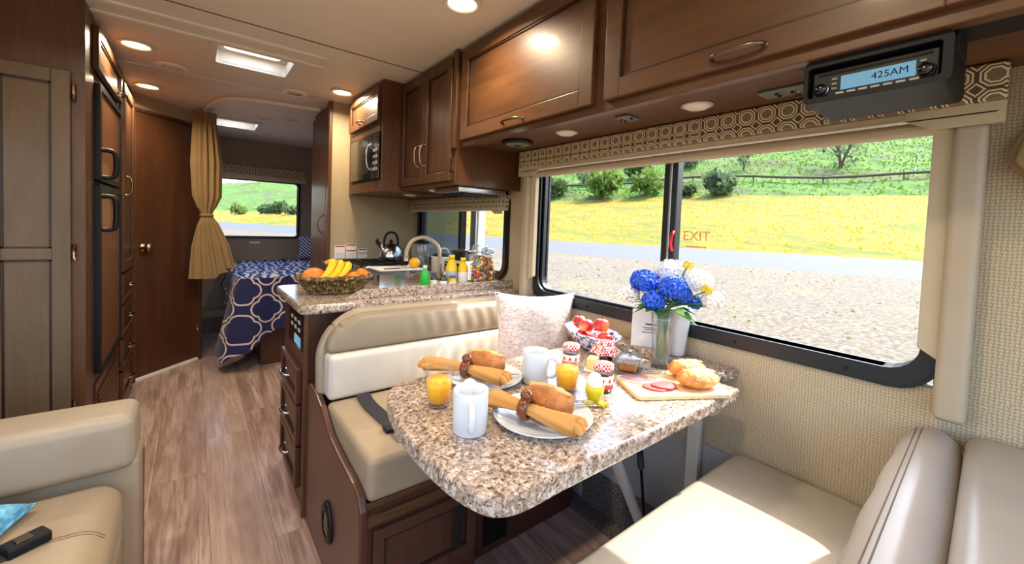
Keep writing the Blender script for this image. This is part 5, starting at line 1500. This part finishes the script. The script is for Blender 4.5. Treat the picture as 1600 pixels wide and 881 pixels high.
flower((1.3966, 0.7275, 1.0358), 0.0184, 'petal_blue', 'small drooping blue blossom at the window side of the bouquet', 16, .018, leaves=1)
flower((1.3377, 0.8837, 1.0875), 0.0414, 'petal_white', 'white blossom behind the blue hydrangeas toward the kitchen', 60, .02)
flower((1.3804, 0.8169, 1.1368), 0.046, 'petal_white', 'tall white blossom above the bouquet by the window', 70, .02)
flower((1.4098, 0.7284, 1.1133), 0.0442, 'petal_white', 'white blossom nearest the window glass', 60, .02)
flower((1.255, 0.9008, 1.0494), 0.0322, 'petal_white', 'small white blossom on the kitchen side of the bouquet', 36, .019)
flower((1.4121, 0.675, 1.0503), 0.0322, 'petal_white', 'low white blossom at the cab side of the bouquet', 36, .019)
for (h, lab) in (((1.3846, .7537, 1.1665), 'yellow flower centre peeking above the white blossoms'), ((1.378, .6779, 1.0898), 'yellow flower beside the low white blossom')):
    flower(h, .014, 'bloom_yellow', lab, 12, .012, leaves=1)
gl_ = thing('leaf_spray', 'spray of broad green leaves around the neck of the vase', 'leaves', (1.315, .80, 1.012))
for k_ in range(15):
    a = 2 * PI * k_ / 15 + random.uniform(-.2, .2); near = abs(math.atan2(math.sin(a), math.cos(a))) < .95; d = Vector((math.cos(a), math.sin(a), random.uniform(.5, .8) if near else random.uniform(-.35, .3))).normalized(); ln = random.uniform(.05, .07) if near else random.uniform(.08, .12); base = Vector((1.315 + .026 * math.cos(a), .80 + .026 * math.sin(a), 1.012)); s_ = Vector((-math.sin(a), math.cos(a), 0)) * ln * .28
    mb = MB()
    c_ = [base + d * ln * .15, base + d * ln * .5 + Vector((0, 0, .008)), base + d * ln + Vector((0, 0, -.012))]
    mb.quad([c_[0], c_[1] + s_, c_[2], c_[1] + Vector((0, 0, -.006))]); mb.quad([c_[0], c_[1] + Vector((0, 0, -.006)), c_[2], c_[1] - s_])
    mb.build('leaf', 'leaf_green', gl_, True)
pt = thing('white_planter', 'white tapered vase on the ledge behind the glass vase', 'vase', (1.418, .80, .827))
MB().lathe([(0, 0), (.026, 0), (.03, .004), (.046, .165), (.048, .17), (.044, .168), (.029, .01), (0, .008)], n=36).build('vessel', 'white_ceramic', pt)
MB().lathe([(.046, .168), (.049, .172), (.047, .176), (.044, .172)], n=36).build('rim', 'white_ceramic', pt)
wc = thing('welcome_card', 'pale pink printed card standing on the ledge under the window', 'card', (1.405, .915, .827)); wc.rotation_euler = (math.radians(-14), 0, math.radians(-58))
bx(-.062, .062, 0, .0015, 0, .145).build('card', 'paper_white', wc)
for i, (w_, z_) in enumerate(((.05, .085), (.07, .073), (.06, .066), (.075, .055))): bx(-.005 - w_ / 2 + .02, -.005 + w_ / 2 + .02, -.0006, 0, z_, z_ + (.006 if i == 0 else .003)).build('print_line', 'ink', wc)

# ------------------------------------------------------------------ things on the kitchen counter
ZK = .925
ba = thing('fruit_basket', 'dark woven oval basket of fruit on the peninsula end', 'basket', (.545, 2.09, ZK))
MB().lathe([(0, .006), (.6, .006), (.80, .04), (.95, .075), (.97, .075), (.84, .04), (.64, 0), (0, 0)], n=48, sx=.168, sy=.118).build('lining', 'wicker', ba)
mb = MB()
for k_ in range(64):
    a = 2 * PI * k_ / 64
    def bp_(rr, z, da): return (rr * .17 * math.cos(a + da), rr * .12 * math.sin(a + da), z)
    mb.tube([bp_(.66, .0055, 0), bp_(.80, .025, .05), bp_(.90, .05, .09), bp_(.985, .074, .13)], .0052, 6)
    mb.tube([bp_(.66, .0055, .1), bp_(.80, .025, .05), bp_(.90, .05, .0), bp_(.985, .074, -.04)], .0036, 5)
mb.build('weave', 'wicker', ba)
for (rr, z) in ((1.0, .076), (.985, .083), (.67, .0095)):
    MB().tube([(rr * .17 * math.cos(a), rr * .12 * math.sin(a), z + .003 * math.sin(18 * a)) for a in [2 * PI * i / 72 for i in range(73)]], .007, 6, caps=False).build('rim', 'wicker', ba)
def orange(loc, r, label, mat='orange', flat=.92, lobes=0, grp='oranges in the basket', cat='orange', nm='orange'):
    t = thing(nm, label, cat, loc, 0, grp)
    MB().ell((0, 0, r * flat), (r, r, r * flat), 26, 14, None, (lambda d: 1 - (.08 * max(0, math.cos(lobes * math.atan2(d.y, d.x))) if lobes else 0)) ).build('fruit', mat, t)
    MB().lathe([(0, .004), (.004, .003), (.006, 0)], (0, 0, r * flat * 2 - .001), 10).build('stem_end', 'leaf_green', t)
orange((.447, 2.088, ZK + .038), .054, 'large orange squash-like fruit at the aisle end of the basket', lobes=9, flat=.78, cat='fruit', nm='orange_squash', grp='fruit in the basket')
orange((.612, 2.032, ZK + .039), .035, 'orange lying in front of the bananas in the basket')
orange((.668, 2.085, ZK + .050), .034, 'orange at the window end of the basket')
orange((.605, 2.14, ZK + .021), .034, 'orange behind the bananas in the basket')
for k_, (bx_, tz) in enumerate(((.505, .160), (.541, .152), (.577, .144))):
    t = thing('banana', 'ripe yellow banana in the bunch on the fruit basket', 'banana', (bx_, 2.07, ZK + .06), 0, 'bananas in the basket')
    pth = catmull([(bx_ - .045, 2.02, ZK + .07), (bx_ - .01, 2.035, ZK + .10), (bx_ + .02, 2.07, ZK + tz - .02), (bx_ + .03, 2.11, ZK + tz - .012), (bx_ + .01, 2.15, ZK + tz - .022)], 5)
    n_ = len(pth); MB().tube(pth, [.005 + .0125 * math.sin(PI * min(1, .12 + .8 * i / n_)) for i in range(n_)], 8).build('fruit', 'banana', t, True)
    MB().tube([pth[-1], pth[-1] + Vector((-.015, .012, .006))], [.006, .004], 6).build('stem', 'banana_tip', t, True)
orange((1.105, 2.42, .991), .036, 'single orange on the white sink board', 'lemon', grp='loose fruit on the counter')
orange((1.10, 2.655, ZK), .034, 'red and yellow peach beside the glass pitcher', 'apple', grp='loose fruit on the counter', cat='peach', nm='peach')

pc = thing('glass_pitcher', 'tall clear pitcher with dark lid beside the kitchen window', 'pitcher', (1.255, 2.65, ZK))
MB().lathe([(0, 0), (.05, 0), (.054, .006), (.062, .13), (.06, .2), (.055, .215), (.052, .2), (.056, .13), (.05, .01), (0, .008)], n=32).build('body', 'vase_glass', pc)
MB().lathe([(0, .245), (.02, .243), (.024, .23), (.056, .225), (.058, .213), (0, .213)], n=28).build('lid', 'black_plastic', pc)
MB().tube(catmull([(.055, 0, .19), (.095, 0, .18), (.1, 0, .11), (.06, 0, .06)], 5), .008, 8).build('handle', 'vase_glass', pc)

def bottle(loc, r, h, mat, capmat, label, grp=None, neck=.45, nm='bottle', lab=None):
    t = thing(nm, label, 'bottle', loc, 0, grp)
    MB().lathe([(0, 0), (r * .92, 0), (r, r * .1), (r, h * .62), (r * .75, h * .74), (r * neck, h * .82), (r * neck, h * .88), (0, h * .88)], n=24).build('body', mat, t)
    MB().lathe([(0, h), (r * neck * .95, h), (r * neck * 1.1, h * .96), (r * neck * 1.1, h * .87), (0, h * .87)], n=18).build('cap', capmat, t)
    MB().lathe([(r * 1.005, h * .15), (r * 1.012, h * .16), (r * 1.012, h * .5), (r * 1.005, h * .51)], n=24).build('label', lab or 'paper_white', t)
bottle((.985, 2.02, ZK), .023, .125, 'green_soap', 'bottle_white', 'bright green dish soap bottle behind the splash edge', lab='green_soap')
bottle((1.045, 2.03, ZK), .02, .085, 'lid_smoke', 'blue_cap', 'small dark bottle with blue cap beside the green soap')
bottle((1.085, 1.99, ZK), .02, .08, 'lid_smoke', 'steel', 'small dark bottle with steel cap behind the splash edge')
bottle((1.148, 2.02, ZK), .032, .18, 'yellow_oil', 'yellow_oil', 'yellow oil bottle nearer the faucet', neck=.5, lab='paper_grey')
bottle((1.214, 2.005, ZK), .03, .165, 'yellow_oil', 'yellow_oil', 'yellow oil bottle nearer the candy jar', neck=.5, lab='bottle_white')
bottle((1.125, 1.96, ZK), .022, .07, 'yellow_oil', 'blue_cap', 'short yellow bottle with blue cap behind the splash edge', neck=.8)

def candy_jar(loc, r, h, label, lab2, mats, cnt):
    t = thing('candy_jar', label, 'jar', loc, .2)
    MB().lathe([(0, 0), (r * .96, 0), (r, .006), (r * 1.04, h * .45), (r * .92, h * .74), (r * .8, h * .8), (r * .8, h * .84), (r * .77, h * .84), (r * .77, h * .8), (r * .89, h * .73), (r * 1.0, h * .45), (r * .96, .008), (0, .006)], n=32).build('glass', 'tumbler_glass', t)
    MB().lathe([(0, h * 1.0), (r * .7, h * .99), (r * .84, h * .97), (r * .86, h * .84), (0, h * .84)], n=28).build('lid', 'lid_glass', t)
    MB().tube([(r * .84 * math.cos(a), r * .84 * math.sin(a), h * .82) for a in [2 * PI * i / 24 for i in range(25)]], .003, 5, caps=False).build('clamp_wire', 'steel', t)
    mb = MB(); cs = .011
    for i in range(cnt):
        z = .019 + (h * .72 - .019) * random.random(); rm = (r * .95 if z < h * .5 else r * (.95 - .2 * (z / h - .5) / .26)) - cs * .45
        q_ = math.sqrt(random.uniform(.35, 1)) * (rm - cs * .6); a = random.uniform(0, 2 * PI)
        n0 = len(mb.bm.faces)
        bmesh.ops.create_icosphere(mb.bm, subdivisions=1, radius=cs * random.uniform(.7, 1), matrix=Matrix.Translation((q_ * math.cos(a), q_ * math.sin(a), z)))
        mi = random.randrange(len(mats)); mb.bm.faces.ensure_lookup_table()
        for f in mb.bm.faces[n0:]: f.material_index = mi; f.smooth = True
    o = mb.build('candies', mats[0], None, False, loc, None, None, mats); tag(o, lab2, 'candy', kind='stuff')
candy_jar((1.300, 1.965, ZK), .056, .24, 'clear jar full of colourful candies behind the splash edge', 'colourful round candies filling the glass jar', ['candy_red', 'candy_green', 'candy_orange', 'candy_yellow', 'candy_brown', 'candy_blue'], 420)
candy_jar((1.393, 2.020, ZK), .046, .22, 'clear jar of golden cereal against the wall', 'golden brown cereal pieces filling the smaller jar', ['cereal', 'candy_brown', 'candy_orange'], 260)

sc_ = thing('slow_cooker', 'white slow cooker with dark lid by the kitchen window', 'slow cooker', (1.365, 2.52, ZK))
MB().lathe([(0, .006), (.07, .006), (.078, .02), (.084, .12), (.086, .13), (.08, .13), (.074, .02), (0, .016)], n=36).build('body', 'white_plastic', sc_)
MB().lathe([(0, .158), (.04, .154), (.07, .142), (.084, .131), (.078, .13), (0, .14)], n=36).build('lid', 'lid_smoke', sc_)
MB().tube(catmull([(-.04, 0, .15), (-.03, 0, .175), (0, 0, .183), (.03, 0, .175), (.04, 0, .15)], 4), .006, 8).build('lid_handle', 'white_plastic', sc_)
for a in (0, 2.1, 4.2): MB().cyl((.06 * math.cos(a), .06 * math.sin(a), 0), (.06 * math.cos(a), .06 * math.sin(a), .008), .008, n=10).build('foot', 'black_plastic', sc_)
bo = thing('toaster_oven', 'small white toaster oven under the black pan', 'oven', (1.37, 2.26, ZK), 0)
MB().box(-.075, .075, -.115, .115, .008, .125, .008).build('body', 'white_plastic', bo)
dd = MB().box(-.08, -.075, -.08, .105, .02, .11, .002).build('door', 'black_gloss', bo)
MB().cyl((-.09, -.06, .1), (-.09, .085, .1), .004, n=8).build('handle', 'steel', dd)
for z in (.035, .07, .1): MB().cyl((-.085, -.098, z), (-.074, -.098, z), .009, n=12).build('knob', 'black_plastic', bo)
for (xx, yy) in ((-.06, -.1), (.06, -.1), (-.06, .1), (.06, .1)): MB().cyl((xx, yy, 0), (xx, yy, .01), .008, n=8).build('foot', 'black_plastic', bo)
pn = thing('black_pan', 'black two-handled pan resting on the white toaster oven', 'pan', (1.365, 2.26, ZK + .1255))
MB().lathe([(0, 0), (.062, 0), (.07, .006), (.078, .055), (.082, .058), (.078, .06), (.066, .008), (0, .006)], n=32, sx=.9, sy=1.25).build('body', 'pot_black', pn)
MB().lathe([(0, .07), (.05, .066), (.078, .06), (.074, .058), (0, .062)], n=32, sx=.9, sy=1.25).build('lid', 'pot_black', pn)
for s_ in (-1, 1): MB().tube(catmull([(-.02, s_ * .095, .05), (-.018, s_ * .118, .052), (.018, s_ * .118, .052), (.02, s_ * .095, .05)], 4), .005, 8).build('handle', 'pot_black', pn)
